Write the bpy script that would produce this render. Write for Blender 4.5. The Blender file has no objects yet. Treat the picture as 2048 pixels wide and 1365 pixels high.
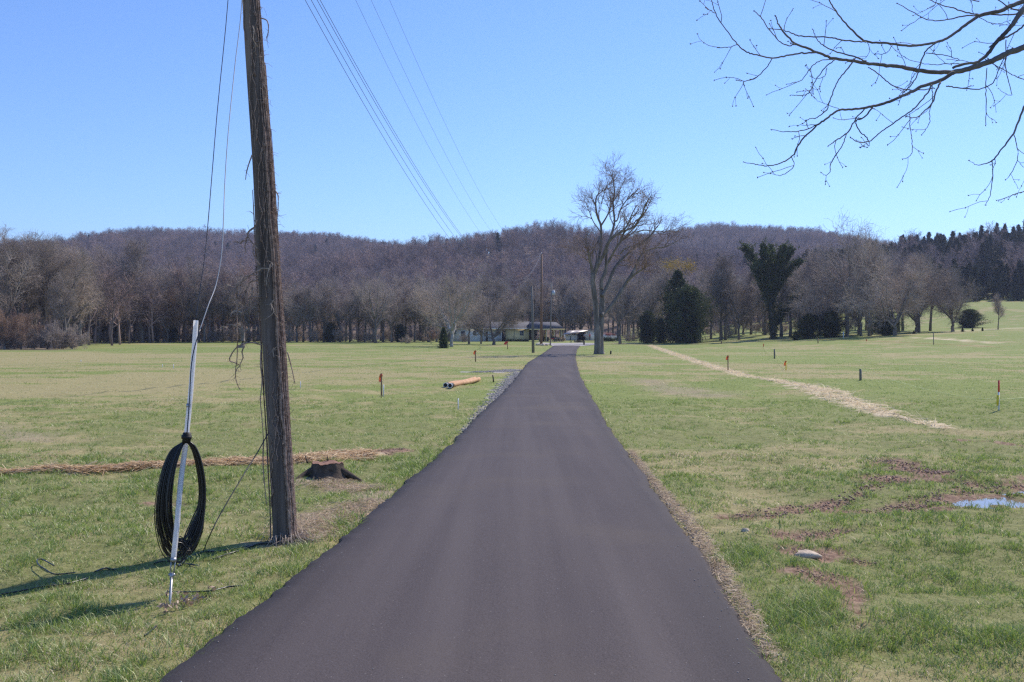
import bpy, math
import numpy as np
from mathutils import Vector
rng = np.random.default_rng(11)
sc = bpy.context.scene
COL = sc.collection
# ------------------------------------------------------------------ camera, sky, sun
F = 1991.0; HZ = 670.0; CH = 1.7
cd = bpy.data.cameras.new('camera'); cam = bpy.data.objects.new('camera', cd); COL.objects.link(cam)
cd.sensor_width = 36; cd.lens = 35.0; cd.shift_y = -12.5 / 2048; cd.clip_start = 0.1; cd.clip_end = 9000
cam.location = (0, 0, CH); cam.rotation_euler = (math.radians(90), 0, 0); sc.camera = cam
SUN_EL = math.radians(46); SUN_AZ = math.radians(43)          # azimuth from +Y towards +X
w = bpy.data.worlds.new('World'); sc.world = w; w.use_nodes = True
nt = w.node_tree; nt.nodes.clear()
sky = nt.nodes.new('ShaderNodeTexSky'); sky.sky_type = 'NISHITA'; sky.sun_disc = False
sky.sun_elevation = SUN_EL; sky.sun_rotation = SUN_AZ; sky.air_density = 1.0; sky.dust_density = 0.05; sky.ozone_density = 2.0
sky.altitude = 200
bg = nt.nodes.new('ShaderNodeBackground'); bg.inputs['Strength'].default_value = 0.15
out = nt.nodes.new('ShaderNodeOutputWorld')
tn = nt.nodes.new('ShaderNodeMix'); tn.data_type = 'RGBA'; tn.blend_type = 'MULTIPLY'; tn.inputs[0].default_value = 1; tn.inputs[7].default_value = (.665, .865, 1.22, 1)
nt.links.new(sky.outputs[0], tn.inputs[6]); nt.links.new(tn.outputs[2], bg.inputs[0]); nt.links.new(bg.outputs[0], out.inputs[0])
ld = bpy.data.lights.new('sun', 'SUN'); ld.energy = 5.0; ld.angle = math.radians(0.5); ld.color = (1.0, 0.90, 0.79)
lo = bpy.data.objects.new('sun', ld); COL.objects.link(lo)
sd = Vector((math.cos(SUN_EL) * math.sin(SUN_AZ), math.cos(SUN_EL) * math.cos(SUN_AZ), math.sin(SUN_EL)))
lo.rotation_euler = sd.to_track_quat('Z', 'Y').to_euler()
sc.view_settings.view_transform = 'Standard'; sc.view_settings.look = 'None'; sc.view_settings.gamma = 1
sc.view_settings.exposure = 0.06
sc.cycles.max_bounces = 4; sc.cycles.diffuse_bounces = 2; sc.cycles.glossy_bounces = 2; sc.cycles.transmission_bounces = 2
sc.cycles.transparent_max_bounces = 4; sc.cycles.volume_bounces = 0
sc.cycles.use_adaptive_sampling = True; sc.cycles.adaptive_threshold = 0.007; sc.cycles.use_denoising = False; sc.cycles.filter_width = 1.35
sc.cycles.sample_clamp_indirect = 2.0; sc.cycles.sample_clamp_direct = 12.0; sc.cycles.caustics_reflective = False; sc.cycles.caustics_refractive = False
# ------------------------------------------------------------------ noise and terrain
_T = np.random.default_rng(5).random((256, 256))
def vn(x, y):
    x = np.asarray(x, float); y = np.asarray(y, float)
    xi = np.floor(x).astype(int); yi = np.floor(y).astype(int); fx = x - xi; fy = y - yi
    fx = fx * fx * (3 - 2 * fx); fy = fy * fy * (3 - 2 * fy)
    a = _T[xi & 255, yi & 255]; b = _T[(xi + 1) & 255, yi & 255]; c = _T[xi & 255, (yi + 1) & 255]; d = _T[(xi + 1) & 255, (yi + 1) & 255]
    return (a * (1 - fx) + b * fx) * (1 - fy) + (c * (1 - fx) + d * fx) * fy
def fbm(x, y, o=4):
    s = 0; a = 0.5; t = 0
    for i in range(o):
        s = s + a * vn(x * 2 ** i + 17.3 * i, y * 2 ** i + 9.1 * i); t += a; a *= 0.5
    return s / t
def ss(v, a, b):
    t = np.clip((np.asarray(v, float) - a) / (np.asarray(b, float) - a), 0, 1); return t * t * (3 - 2 * t)
def ridge(pts, Y, tree=10.0):
    xs = [(p[0] - 1024) / F * Y for p in pts]; zs = [max(0, CH + (HZ - p[1]) / F * Y - tree) for p in pts]
    return xs, zs
RA = ridge([(-900, 640), (-300, 545), (0, 508), (130, 494), (200, 470), (330, 457), (420, 459), (520, 468), (600, 466), (680, 469), (760, 482), (850, 497), (950, 520), (1100, 570), (1300, 640)], 900, 13)
RB = ridge([(200, 660), (450, 590), (600, 535), (760, 505), (850, 490), (900, 483), (980, 480), (1070, 464), (1130, 469), (1180, 477), (1250, 492), (1350, 530), (1500, 590), (1700, 640)], 620)
RC = ridge([(900, 640), (1080, 520), (1180, 482), (1250, 472), (1350, 464), (1420, 457), (1500, 464), (1600, 472), (1650, 487), (1700, 508), (1780, 550), (1900, 610), (2100, 640)], 1000, 21)
RD = ([-400, 30, 60, 95, 126, 156, 205, 300, 600], [0, 0, 3, 7, 12, 15.5, 21, 32, 50])
MEX = [-400, -60, 0, 28, 53, 75, 95, 112, 136, 200, 500]; MEZ = [0.4, 0.5, 1.0, 2.3, 3.2, 4.6, 7.3, 10.4, 10.8, 13, 20]
REL = [0]
def H(x, y):
    x = np.asarray(x, float); y = np.asarray(y, float)
    z = 2.3 * ss(x, 20, 78) * ss(y, 60, 150) + 0.35 * ss(y, 150, 205)
    z = z + 0.05 * (fbm(x / 9.0, y / 9.0, 2) - .5) * ss(y, 10, 40)
    if REL[0]: z = z + .14 * (fbm(x * 1.1 + 3, y * 1.1, 3) - .5) * np.clip(np.maximum(ss(xl(y) - x, .05, .8), ss(x - xr(y), .12, .8)), 0, 1) * (1 - ss(y, 30, 60))
    m = np.interp(x, MEX, MEZ); fl = 1 - ss(x, 26, 48); t = ss(y, 165 + 85 * fl, 275 + 55 * fl); z = z * (1 - t) + m * t
    za = np.interp(x, *RA) * np.clip((y - 300) / 600, 0, 1) ** 1.1 * (1 - .6 * ss(y, 900, 1700))
    zb = np.interp(x, *RB) * np.clip((y - 290) / 330, 0, 1) ** 1.1 * (1 - .8 * ss(y, 620, 1000))
    zc = np.interp(x, *RC) * np.clip((y - 420) / 580, 0, 1) ** 1.1 * (1 - .6 * ss(y, 1000, 1800))
    zd = np.interp(x, *RD) * np.clip((y - 270) / 130, 0, 1) * (1 - .9 * ss(y, 400, 640))
    k = np.maximum(np.maximum(za, zb), np.maximum(zc, zd))
    return z + k + (fbm(x / 60., y / 60., 3) - .5) * 10 * ss(k, 2, 30)
_YS = np.concatenate([np.linspace(3, 60, 1500), np.linspace(60.1, 1500, 6000)])
def G(px, py):
    u = (px - 1024) / F; v = (HZ - py) / F
    d = CH + v * _YS - H(u * _YS, _YS); i = int(np.argmax(d <= 0))
    if i == 0: i = len(_YS) - 1
    y0, y1, a, b = _YS[i - 1], _YS[i], d[i - 1], d[i]
    y = y0 + (y1 - y0) * a / (a - b) if a != b else y0
    return np.array([u * y, y, CH + v * y])
def A(px, py, y): return np.array([(px - 1024) / F * y, y, CH + (HZ - py) / F * y])
def seg_d(x, y, pts):
    """distance to a polyline and the interpolated half width; pts: (x, y, w)"""
    best = np.full(np.shape(x), 1e9); wb = np.ones(np.shape(x))
    for (x0, y0, w0), (x1, y1, w1) in zip(pts[:-1], pts[1:]):
        dx, dy = x1 - x0, y1 - y0; t = np.clip(((x - x0) * dx + (y - y0) * dy) / (dx * dx + dy * dy + 1e-9), 0, 1)
        ww = w0 + (w1 - w0) * t; d = np.hypot(x - x0 - t * dx, y - y0 - t * dy) / ww
        m = d < best; best = np.where(m, d, best); wb = np.where(m, ww, wb)
    return best
# ------------------------------------------------------------------ road edges (traced, on the ground)
LE = [(335, 1364), (404, 1300), (525, 1206), (586, 1154), (684, 1080), (766, 1006), (815, 965), (852, 934), (899, 893), (932, 860), (964, 825), (1007, 785), (1036, 752), (1050, 733), (1058, 724), (1080, 711), (1097, 699), (1108, 691.5)]
RE = [(1533, 1352), (1520, 1330), (1500, 1292), (1450, 1204), (1403, 1131), (1364, 1063), (1321, 998), (1291, 960), (1253, 904), (1212, 848), (1174, 780), (1159, 750), (1152.7, 729), (1150, 715), (1153.6, 699), (1160, 691.5)]
def edge(pts):
    P = [G(*p) * (CH - .045) / CH for p in pts]; P = sorted(P, key=lambda p: p[1]); a, b = P[0], P[2]
    s = (b[0] - a[0]) / (b[1] - a[1]); pre = [(a[0] + s * (yy - a[1]) * .5, yy) for yy in (-60, -10, 0)]
    return np.array(pre + [(p[0], p[1]) for p in P])
EL = edge(LE); ER = edge(RE)
def xl(y): return np.interp(y, EL[:, 1], EL[:, 0]) + 0.06 * (vn(y * 1.3, 3.) - .5) + 0.035 * (vn(y * 6, 8.) - .5) + .03 * (vn(y * 17, 2.) - .5)
def xr(y): return np.interp(y, ER[:, 1], ER[:, 0]) + 0.05 * (vn(y * 1.2, 31.) - .5) + 0.035 * (vn(y * 6, 28.) - .5) + .025 * (vn(y * 17, 22.) - .5)
Y_END = float(min(EL[-1, 1], ER[-1, 1])); REL[0] = 1
def gp(l, w): return [(*G(*p)[:2], w if not hasattr(w, '__len__') else w[i]) for i, p in enumerate(l)]
STRAW_L = gp([(-120, 955), (0, 951), (150, 945), (350, 935), (480, 928), (590, 924), (660, 916), (740, 910)], [.14, .14, .13, .15, .18, .26, .33, .2])
MUD_L = gp([(640, 911), (700, 907), (760, 903), (815, 899)], [.07, .14, .2, .1])
STRAW_R = gp([(1300, 691), (1330, 702), (1400, 726), (1500, 755), (1560, 764), (1625, 778), (1680, 798), (1760, 828), (1830, 845), (1890, 860)], [.4, .45, .36, .3, .27, .55, .5, .33, .28, .12])
STRAW_F = gp([(1890, 664), (1950, 661), (2010, 657.5), (2120, 653)], 1.0)
STRAW_G = gp([(1820, 676), (1850, 676), (1920, 681), (1990, 687)], .8)
MUDS = [gp([(1475, 1035), (1560, 1026), (1640, 1015), (1700, 1001)], [.10, .22, .18, .12]), gp([(1700, 1001), (1760, 966), (1800, 955)], [.12, .2, .3]),
        gp([(1765, 922), (1830, 938), (1880, 948), (1975, 945)], [.14, .3, .35, .14]), gp([(1730, 1025), (1800, 1016), (1880, 1002), (1960, 990), (2060, 975)], [.12, .25, .25, .45, .6]),
        gp([(1590, 1105), (1650, 1110)], [.17, .16]), gp([(1590, 1140), (1660, 1160)], [.12, .14]), gp([(1690, 1120), (1750, 1130)], [.09, .10]),
        gp([(1590, 1075), (1700, 1060)], [.12, .1]), gp([(1920, 880), (2050, 892)], [.12, .18]), gp([(1700, 1180), (1720, 1250)], [.07, .05]),
        gp([(330, 1010), (270, 1006)], [.09, .08]), gp([(345, 1205), (385, 1200)], [.07, .09])]
PUD = [(1941, 1004, .20, .09), (2017, 998, .23, .11), (1880, 961, .2, .05), (2030, 981, .2, .05)]
PUDW = [(*G(a, b)[:2], c, d) for a, b, c, d in PUD]
DEAD = [gp([(575, 1085), (660, 1040), (740, 1005)], [.30, .42, .22]), gp([(640, 965), (740, 985)], [.4, .3])]
GRAV_L = gp([(930, 868), (958, 840), (1000, 797), (1030, 762), (1043, 745)], [.10, .2, .32, .45, .4])
GRAV_P = gp([(940, 745), (990, 744), (1045, 740)], [.5, .8, .9])
LITE_R = gp([(1262, 905), (1300, 958), (1360, 1030), (1400, 1080), (1440, 1150), (1480, 1215), (1540, 1320)], [.05, .07, .10, .09, .085, .08, .07])
TAN = [gp([(1290, 760), (1400, 790)], [1.3, 1.1]), gp([(1200, 725), (1290, 728)], [1.2, 1.6]), gp([(-50, 850), (60, 880)], [.9, .5])]
def masks(x, y):
    n = fbm(x * 3.1, y * 3.1, 3); n2 = fbm(x * .9 + 40, y * .9, 3)
    mud = np.zeros_like(x)
    for m in MUDS: mud = np.maximum(mud, ss(1.35 - seg_d(x, y, m) + (n - .5) * 4.2 + (n2 - .5), 0, .8))
    mud = np.maximum(mud, ss(1.2 - seg_d(x, y, MUD_L) + (n - .5) * 2, 0, .5))
    st = np.zeros_like(x)
    for m in (STRAW_L, STRAW_R, STRAW_F, STRAW_G): st = np.maximum(st, ss(1.05 - seg_d(x, y, m) + (n - .5) * (1.2 if m is STRAW_L else 3.2), 0, .6) * (1 if m is STRAW_L else .85))
    gr = np.zeros_like(x)
    for m in (GRAV_L, GRAV_P): gr = np.maximum(gr, ss(1.2 - seg_d(x, y, m) + (n - .5) * 2, 0, .6))
    lt = ss(1.2 - seg_d(x, y, LITE_R) + (n - .5) * 2.4, 0, .6)
    for m in DEAD: lt = np.maximum(lt, ss(1.2 - seg_d(x, y, m) + (n - .5) * 2.2, 0, 1.0))
    lt = np.maximum(lt, .8 * ss(1.1 - seg_d(x, y, gp0), 0, .5))
    for m in TAN: lt = np.maximum(lt, .6 * ss(1.1 - seg_d(x, y, m) + (n2 - .5) * 1.6, 0, .9))
    return mud, st, gr, lt
gp0 = gp([(560, 1085), (580, 1083)], [.16, .2])
def dryness(x, y):
    a = fbm(x / 2.3 + 5, y / 2.3, 4); b = fbm(x / 11. + 50, y / 11., 3); c = fbm(x * 2.2, y * 2.2 + 70, 2)
    return np.clip(.30 + 1.5 * (a - .5) + 1.2 * (b - .5) + .8 * (c - .5) + .22 * ss(-x, 0, 8) * ss(y, 14, 24) * (1 - ss(y, 75, 110)) - .18 * ss(y, 80, 120) - .06, 0, 1)
# ------------------------------------------------------------------ helpers
def tag(o, label=None, cat=None, group=None, kind=None):
    if label: o['label'] = label
    if cat: o['category'] = cat
    if group: o['group'] = group
    if kind: o['kind'] = kind
    return o
def thing(name, loc, label, cat, group=None, rz=0):
    o = bpy.data.objects.new(name, None); COL.objects.link(o); o.location = tuple(float(v) for v in loc); o.rotation_euler = (0, 0, rz)
    o.empty_display_size = .2
    return tag(o, label, cat, group)
def mesh(name, V, Fc, mat, smooth=False, attrs=None):
    """Fc: list of (m,k) face arrays"""
    me = bpy.data.meshes.new(name); V = np.asarray(V, np.float32)
    if not isinstance(Fc, list) or np.ndim(Fc[0]) < 2: Fc = [Fc]
    Fc = [np.asarray(f, np.int32) for f in Fc if len(f)]
    me.vertices.add(len(V)); me.vertices.foreach_set('co', V.ravel())
    loops = np.concatenate([f.ravel() for f in Fc]); tot = np.concatenate([np.full(len(f), f.shape[1], np.int32) for f in Fc])
    me.loops.add(len(loops)); me.loops.foreach_set('vertex_index', loops)
    me.polygons.add(len(tot)); me.polygons.foreach_set('loop_start', np.concatenate([[0], np.cumsum(tot)[:-1]]).astype(np.int32))
    try: me.polygons.foreach_set('loop_total', tot)
    except Exception: pass
    if smooth: me.polygons.foreach_set('use_smooth', np.ones(len(tot), bool))
    me.update(calc_edges=True)
    for k, (typ, arr) in (attrs or {}).items():
        a = me.attributes.new(k, typ, 'POINT')
        a.data.foreach_set('color' if typ == 'FLOAT_COLOR' else 'value', np.asarray(arr, np.float32 if typ != 'INT' else np.int32).ravel())
    if mat: me.materials.append(mat)
    return me
def obj(name, me, parent=None, loc=None):
    o = bpy.data.objects.new(name, me); COL.objects.link(o)
    if parent: o.parent = parent
    if loc is not None: o.location = tuple(float(v) for v in loc)
    return o
def norm(v): return v / (np.linalg.norm(v, axis=-1, keepdims=True) + 1e-12)
def sweep(P, R, n):
    """P (N,K,3) R (N,K) -> tubes; the last ring closes when its radius is small"""
    P = np.asarray(P, float); R = np.asarray(R, float); N, K, _ = P.shape
    T = np.gradient(P, axis=1) if K > 1 else P; T = norm(T)
    ref = np.where(np.abs(T[:, :1, 2:3]) > .9, np.array([1., 0, 0]), np.array([0, 0, 1.]))
    U = norm(np.cross(np.broadcast_to(ref, T.shape), T)); W = np.cross(T, U)
    a = np.arange(n) * 2 * np.pi / n
    V = P[:, :, None] + R[:, :, None, None] * (np.cos(a)[None, None, :, None] * U[:, :, None] + np.sin(a)[None, None, :, None] * W[:, :, None])
    idx = np.arange(N * K * n).reshape(N, K, n); nx = np.roll(idx, -1, axis=2)
    Q = np.stack([idx[:, :-1], nx[:, :-1], nx[:, 1:], idx[:, 1:]], -1).reshape(-1, 4)
    caps = np.concatenate([idx[:, 0, ::-1], idx[:, -1]]) if n > 3 else np.zeros((0, n), int)
    return V.reshape(-1, 3), Q, caps
class MB:
    def __init__(s): s.V = []; s.F = {}; s.n = 0; s.C = []
    def add(s, V, *Fs, col=None):
        V = np.asarray(V, float); s.V.append(V)
        for f in Fs:
            f = np.asarray(f, int)
            if len(f): s.F.setdefault(f.shape[1], []).append(f + s.n)
        s.n += len(V)
        s.C.append(np.broadcast_to(np.array(col if col is not None else (1, 1, 1, 1), float), (len(V), 4)))
        return s
    def tubes(s, P, R, n, col=None):
        V, Q, C = sweep(P, R, n); return s.add(V, Q, C, col=col)
    def tube(s, pts, R, n=8, sub=0, col=None):
        pts = np.asarray(pts, float); R = np.broadcast_to(np.asarray(R, float), (len(pts),)).astype(float)
        if sub: pts, R = smooth_line(pts, R, sub)
        return s.tubes(pts[None], R[None], n, col=col)
    def box(s, x0, x1, y0, y1, z0, z1, col=None, rz=0, c=(0, 0)):
        V = np.array([[x, y, z] for z in (z0, z1) for x, y in ((x0, y0), (x1, y0), (x1, y1), (x0, y1))], float)
        if rz:
            d = V[:, :2] - c; V[:, 0] = c[0] + d[:, 0] * math.cos(rz) - d[:, 1] * math.sin(rz); V[:, 1] = c[1] + d[:, 0] * math.sin(rz) + d[:, 1] * math.cos(rz)
        return s.add(V, [[0, 3, 2, 1], [4, 5, 6, 7], [0, 1, 5, 4], [1, 2, 6, 5], [2, 3, 7, 6], [3, 0, 4, 7]], col=col)
    def prism(s, prof, y0, y1, axis='y'):
        """profile in x,z extruded along y (or profile in y,z along x)"""
        n = len(prof); V = [(a, y0, b) if axis == 'y' else (y0, a, b) for a, b in prof] + [(a, y1, b) if axis == 'y' else (y1, a, b) for a, b in prof]
        q = [[i, (i + 1) % n, n + (i + 1) % n, n + i] for i in range(n)]
        return s.add(V, q, [list(range(n))[::-1]], [list(range(n, 2 * n))])
    def mesh(s, name, mat, smooth=False, colors=False):
        return mesh(name, np.concatenate(s.V), [np.concatenate(f) for f in s.F.values()], mat, smooth,
                    {'tint': ('FLOAT_COLOR', np.concatenate(s.C))} if colors else None)
    def obj(s, name, mat, parent=None, loc=None, smooth=False, colors=False, bevel=0):
        o = obj(name, s.mesh(name, mat, smooth, colors), parent, loc)
        if bevel:
            b = o.modifiers.new('bevel', 'BEVEL'); b.width = bevel; b.segments = 2; b.limit_method = 'ANGLE'
        return o
def smooth_line(P, R, sub):
    P = np.asarray(P, float); n = len(P); out = []; ro = []
    E = np.vstack([2 * P[0] - P[1], P, 2 * P[-1] - P[-2]])
    for i in range(n - 1):
        p0, p1, p2, p3 = E[i], E[i + 1], E[i + 2], E[i + 3]
        for k in range(sub):
            t = k / sub; out.append(.5 * (2 * p1 + (p2 - p0) * t + (2 * p0 - 5 * p1 + 4 * p2 - p3) * t * t + (3 * p1 - p0 - 3 * p2 + p3) * t ** 3)); ro.append(R[i] * (1 - t) + R[i + 1] * t)
    out.append(P[-1]); ro.append(R[-1]); return np.array(out), np.array(ro)
# ------------------------------------------------------------------ materials
def new_mat(name):
    m = bpy.data.materials.new(name); m.use_nodes = True; t = m.node_tree; t.nodes.clear()
    o = t.nodes.new('ShaderNodeOutputMaterial'); return m, t, o
def N(t, typ, **k):
    n = t.nodes.new(typ)
    for a, b in k.items():
        if a.startswith('i_'):
            key = a[2:].replace('_', ' '); n.inputs[int(key) if key.isdigit() else key].default_value = b
        else: setattr(n, a, b)
    return n
def mixc(t, fac, a, b, mode='MIX'):
    n = t.nodes.new('ShaderNodeMix'); n.data_type = 'RGBA'; n.blend_type = mode
    for s, v in ((0, fac), (6, a), (7, b)):
        if isinstance(v, bpy.types.NodeSocket): t.links.new(v, n.inputs[s])
        else: n.inputs[s].default_value = v if s == 0 else (*v[:3], 1)
    return n.outputs[2]
def ramp(t, v, pts):
    n = t.nodes.new('ShaderNodeValToRGB'); t.links.new(v, n.inputs[0]); e = n.color_ramp.elements
    while len(e) < len(pts): e.new(.5)
    for el, (p, c) in zip(e, pts): el.position = p; el.color = (c, c, c, 1) if not hasattr(c, '__len__') else (*c, 1)
    return n.outputs[0]
def noise(t, scale, detail=3, vec=None, rough=.6, dist=0):
    n = N(t, 'ShaderNodeTexNoise'); n.inputs['Scale'].default_value = scale; n.inputs['Detail'].default_value = detail; n.inputs['Roughness'].default_value = rough
    n.inputs['Distortion'].default_value = dist
    if vec is not None: t.links.new(vec, n.inputs['Vector'])
    return n.outputs['Fac']
def simple(name, col, rough=.7, col2=None, scale=6, metal=0, bump=0, bscale=None, stretch=None, spec=.4, detail=4, rnd=None):
    m, t, o = new_mat(name); p = N(t, 'ShaderNodeBsdfPrincipled'); p.inputs['Roughness'].default_value = rough; p.inputs['Metallic'].default_value = metal
    p.inputs['Specular IOR Level'].default_value = spec
    tc = N(t, 'ShaderNodeTexCoord'); vec = tc.outputs['Object']
    if stretch:
        mp = N(t, 'ShaderNodeMapping'); mp.inputs['Scale'].default_value = stretch; t.links.new(vec, mp.inputs['Vector']); vec = mp.outputs[0]
    if col2 is not None:
        f = ramp(t, noise(t, scale, detail, vec), [(.3, 0.), (.7, 1.)])
        t.links.new(mixc(t, f, col, col2), p.inputs['Base Color'])
    else: p.inputs['Base Color'].default_value = (*col, 1)
    if rnd:
        oi = N(t, 'ShaderNodeObjectInfo'); src = p.inputs['Base Color'].links[0].from_socket; t.links.new(mixc(t, 1., src, ramp(t, oi.outputs['Random'], [(0., rnd[0]), (.5, rnd[1]), (1., rnd[2])]), 'MULTIPLY'), p.inputs['Base Color'])
    if bump:
        b = N(t, 'ShaderNodeBump'); b.inputs['Strength'].default_value = 1; b.inputs['Distance'].default_value = bump
        t.links.new(noise(t, bscale or scale, 4, vec), b.inputs['Height']); t.links.new(b.outputs[0], p.inputs['Normal'])
    t.links.new(p.outputs[0], o.inputs[0]); return m
def leafy(name, trans=.35, col=None, col2=None, scale=1.5, gloss=.06):
    m, t, o = new_mat(name)
    if col is None:
        a = N(t, 'ShaderNodeAttribute', attribute_name='tint'); c = a.outputs['Color']
    else:
        g = N(t, 'ShaderNodeNewGeometry'); c = mixc(t, ramp(t, noise(t, scale, 3, g.outputs['Position']), [(.35, 0.), (.65, 1.)]), col, col2 or col)
    d = N(t, 'ShaderNodeBsdfDiffuse'); r = N(t, 'ShaderNodeBsdfTranslucent'); mx = N(t, 'ShaderNodeMixShader'); mx.inputs[0].default_value = trans
    t.links.new(c, d.inputs[0]); t.links.new(c, r.inputs[0]); t.links.new(d.outputs[0], mx.inputs[1]); t.links.new(r.outputs[0], mx.inputs[2])
    g = N(t, 'ShaderNodeBsdfGlossy'); g.inputs['Roughness'].default_value = .52; g.inputs['Color'].default_value = (1, .98, .92, 1)
    m2 = N(t, 'ShaderNodeMixShader'); m2.inputs[0].default_value = gloss
    t.links.new(mx.outputs[0], m2.inputs[1]); t.links.new(g.outputs[0], m2.inputs[2]); t.links.new(m2.outputs[0], o.inputs[0]); return m
def ground_mat():
    m, t, o = new_mat('meadow'); g = N(t, 'ShaderNodeNewGeometry'); P = g.outputs['Position']
    at = lambda n: N(t, 'ShaderNodeAttribute', attribute_name=n)
    mk = N(t, 'ShaderNodeSeparateColor'); t.links.new(at('masks').outputs['Color'], mk.inputs[0]); dr = at('dry').outputs['Fac']; lt = at('litter').outputs['Fac']; wd = at('wood').outputs['Fac']
    fine = noise(t, 9, 6, P, .75); mid = noise(t, .45, 5, P, .65); tiny = noise(t, 38, 3, P, .7)
    green = mixc(t, ramp(t, fine, [(.3, 0.), (.7, 1.)]), (.10, .145, .022), (.25, .31, .072))
    cov = at('cover').outputs['Fac']; thatch = mixc(t, ramp(t, fine, [(.3, 0.), (.7, 1.)]), (.09, .085, .03), (.30, .26, .13)); green = mixc(t, cov, green, mixc(t, .35, thatch, green))
    dry = mixc(t, ramp(t, fine, [(.3, 0.), (.7, 1.)]), (.23, .185, .08), (.46, .38, .20))
    ad = N(t, 'ShaderNodeMath', operation='ADD'); t.links.new(dr, ad.inputs[0]); t.links.new(mid, ad.inputs[1])
    c = mixc(t, ramp(t, ad.outputs[0], [(.60, 0.), (1.12, .85)]), green, dry)
    c = mixc(t, ramp(t, tiny, [(.35, .0), (.75, .5)]), c, (.36, .35, .17))
    mudc = mixc(t, ramp(t, noise(t, 14, 5, P), [(.35, 0.), (.65, 1.)]), (.14, .082, .055), (.37, .25, .175))
    strc = mixc(t, ramp(t, noise(t, 22, 4, P), [(.3, 0.), (.7, 1.)]), (.44, .33, .20), (.80, .68, .48))
    grc = mixc(t, ramp(t, noise(t, 30, 5, P, .8), [(.35, 0.), (.65, 1.)]), (.22, .20, .18), (.55, .51, .47))
    ltc = mixc(t, ramp(t, noise(t, 18, 5, P, .8), [(.35, 0.), (.7, 1.)]), (.20, .155, .10), (.50, .41, .28))
    c = mixc(t, lt, c, ltc); c = mixc(t, mk.outputs[0], c, mudc); c = mixc(t, mk.outputs[1], c, strc); c = mixc(t, mk.outputs[2], c, grc)
    wc = mixc(t, ramp(t, noise(t, .12, 4, P), [(.35, 0.), (.65, 1.)]), (.12, .09, .065), (.25, .19, .14)); c = mixc(t, wd, c, wc)
    p = N(t, 'ShaderNodeBsdfPrincipled'); p.inputs['Roughness'].default_value = .9; p.inputs['Specular IOR Level'].default_value = .15
    t.links.new(c, p.inputs['Base Color'])
    b = N(t, 'ShaderNodeBump'); b.inputs['Strength'].default_value = 1; b.inputs['Distance'].default_value = .03
    t.links.new(fine, b.inputs['Height']); t.links.new(b.outputs[0], p.inputs['Normal'])
    t.links.new(p.outputs[0], o.inputs[0]); return m
def asphalt_mat():
    m, t, o = new_mat('asphalt'); g = N(t, 'ShaderNodeNewGeometry'); P = g.outputs['Position']
    mp = N(t, 'ShaderNodeMapping'); mp.inputs['Scale'].default_value = (1, .35, 1); t.links.new(P, mp.inputs[0])
    mp2 = N(t, 'ShaderNodeMapping'); mp2.inputs['Scale'].default_value = (1, .03, 1); t.links.new(P, mp2.inputs[0])
    big = noise(t, .9, 4, mp.outputs[0]); streak = noise(t, 2.2, 3, mp2.outputs[0]); fine = noise(t, 120, 3, P, .8); pore = noise(t, 42, 4, P, .8)
    c = mixc(t, ramp(t, fine, [(.3, 0.), (.72, 1.)]), (.028, .0225, .023), (.125, .104, .103))
    c = mixc(t, ramp(t, big, [(.35, 0.), (.7, .4)]), c, (.105, .087, .080))
    c = mixc(t, ramp(t, streak, [(.42, 0.), (.7, .55)]), c, (.125, .106, .100))
    c = mixc(t, ramp(t, noise(t, .35, 5, P, .6), [(.52, 0.), (.68, .5)]), c, (.12, .098, .078))
    c = mixc(t, ramp(t, pore, [(.62, 0.), (.72, .7)]), c, (.02, .018, .019))
    sp = N(t, 'ShaderNodeTexVoronoi'); sp.inputs['Scale'].default_value = 16; t.links.new(P, sp.inputs['Vector'])
    c = mixc(t, ramp(t, sp.outputs['Distance'], [(.05, .5), (.075, 0.)]), c, (.34, .31, .28))
    ea = N(t, 'ShaderNodeAttribute', attribute_name='edge'); c = mixc(t, ea.outputs['Fac'], c, mixc(t, .55, c, (.03, .028, .03)))
    p = N(t, 'ShaderNodeBsdfPrincipled'); p.inputs['Roughness'].default_value = .75; p.inputs['Specular IOR Level'].default_value = .14
    t.links.new(c, p.inputs['Base Color'])
    b = N(t, 'ShaderNodeBump'); b.inputs['Strength'].default_value = .8; b.inputs['Distance'].default_value = .005
    t.links.new(pore, b.inputs['Height']); t.links.new(b.outputs[0], p.inputs['Normal']); t.links.new(p.outputs[0], o.inputs[0]); return m
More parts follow.
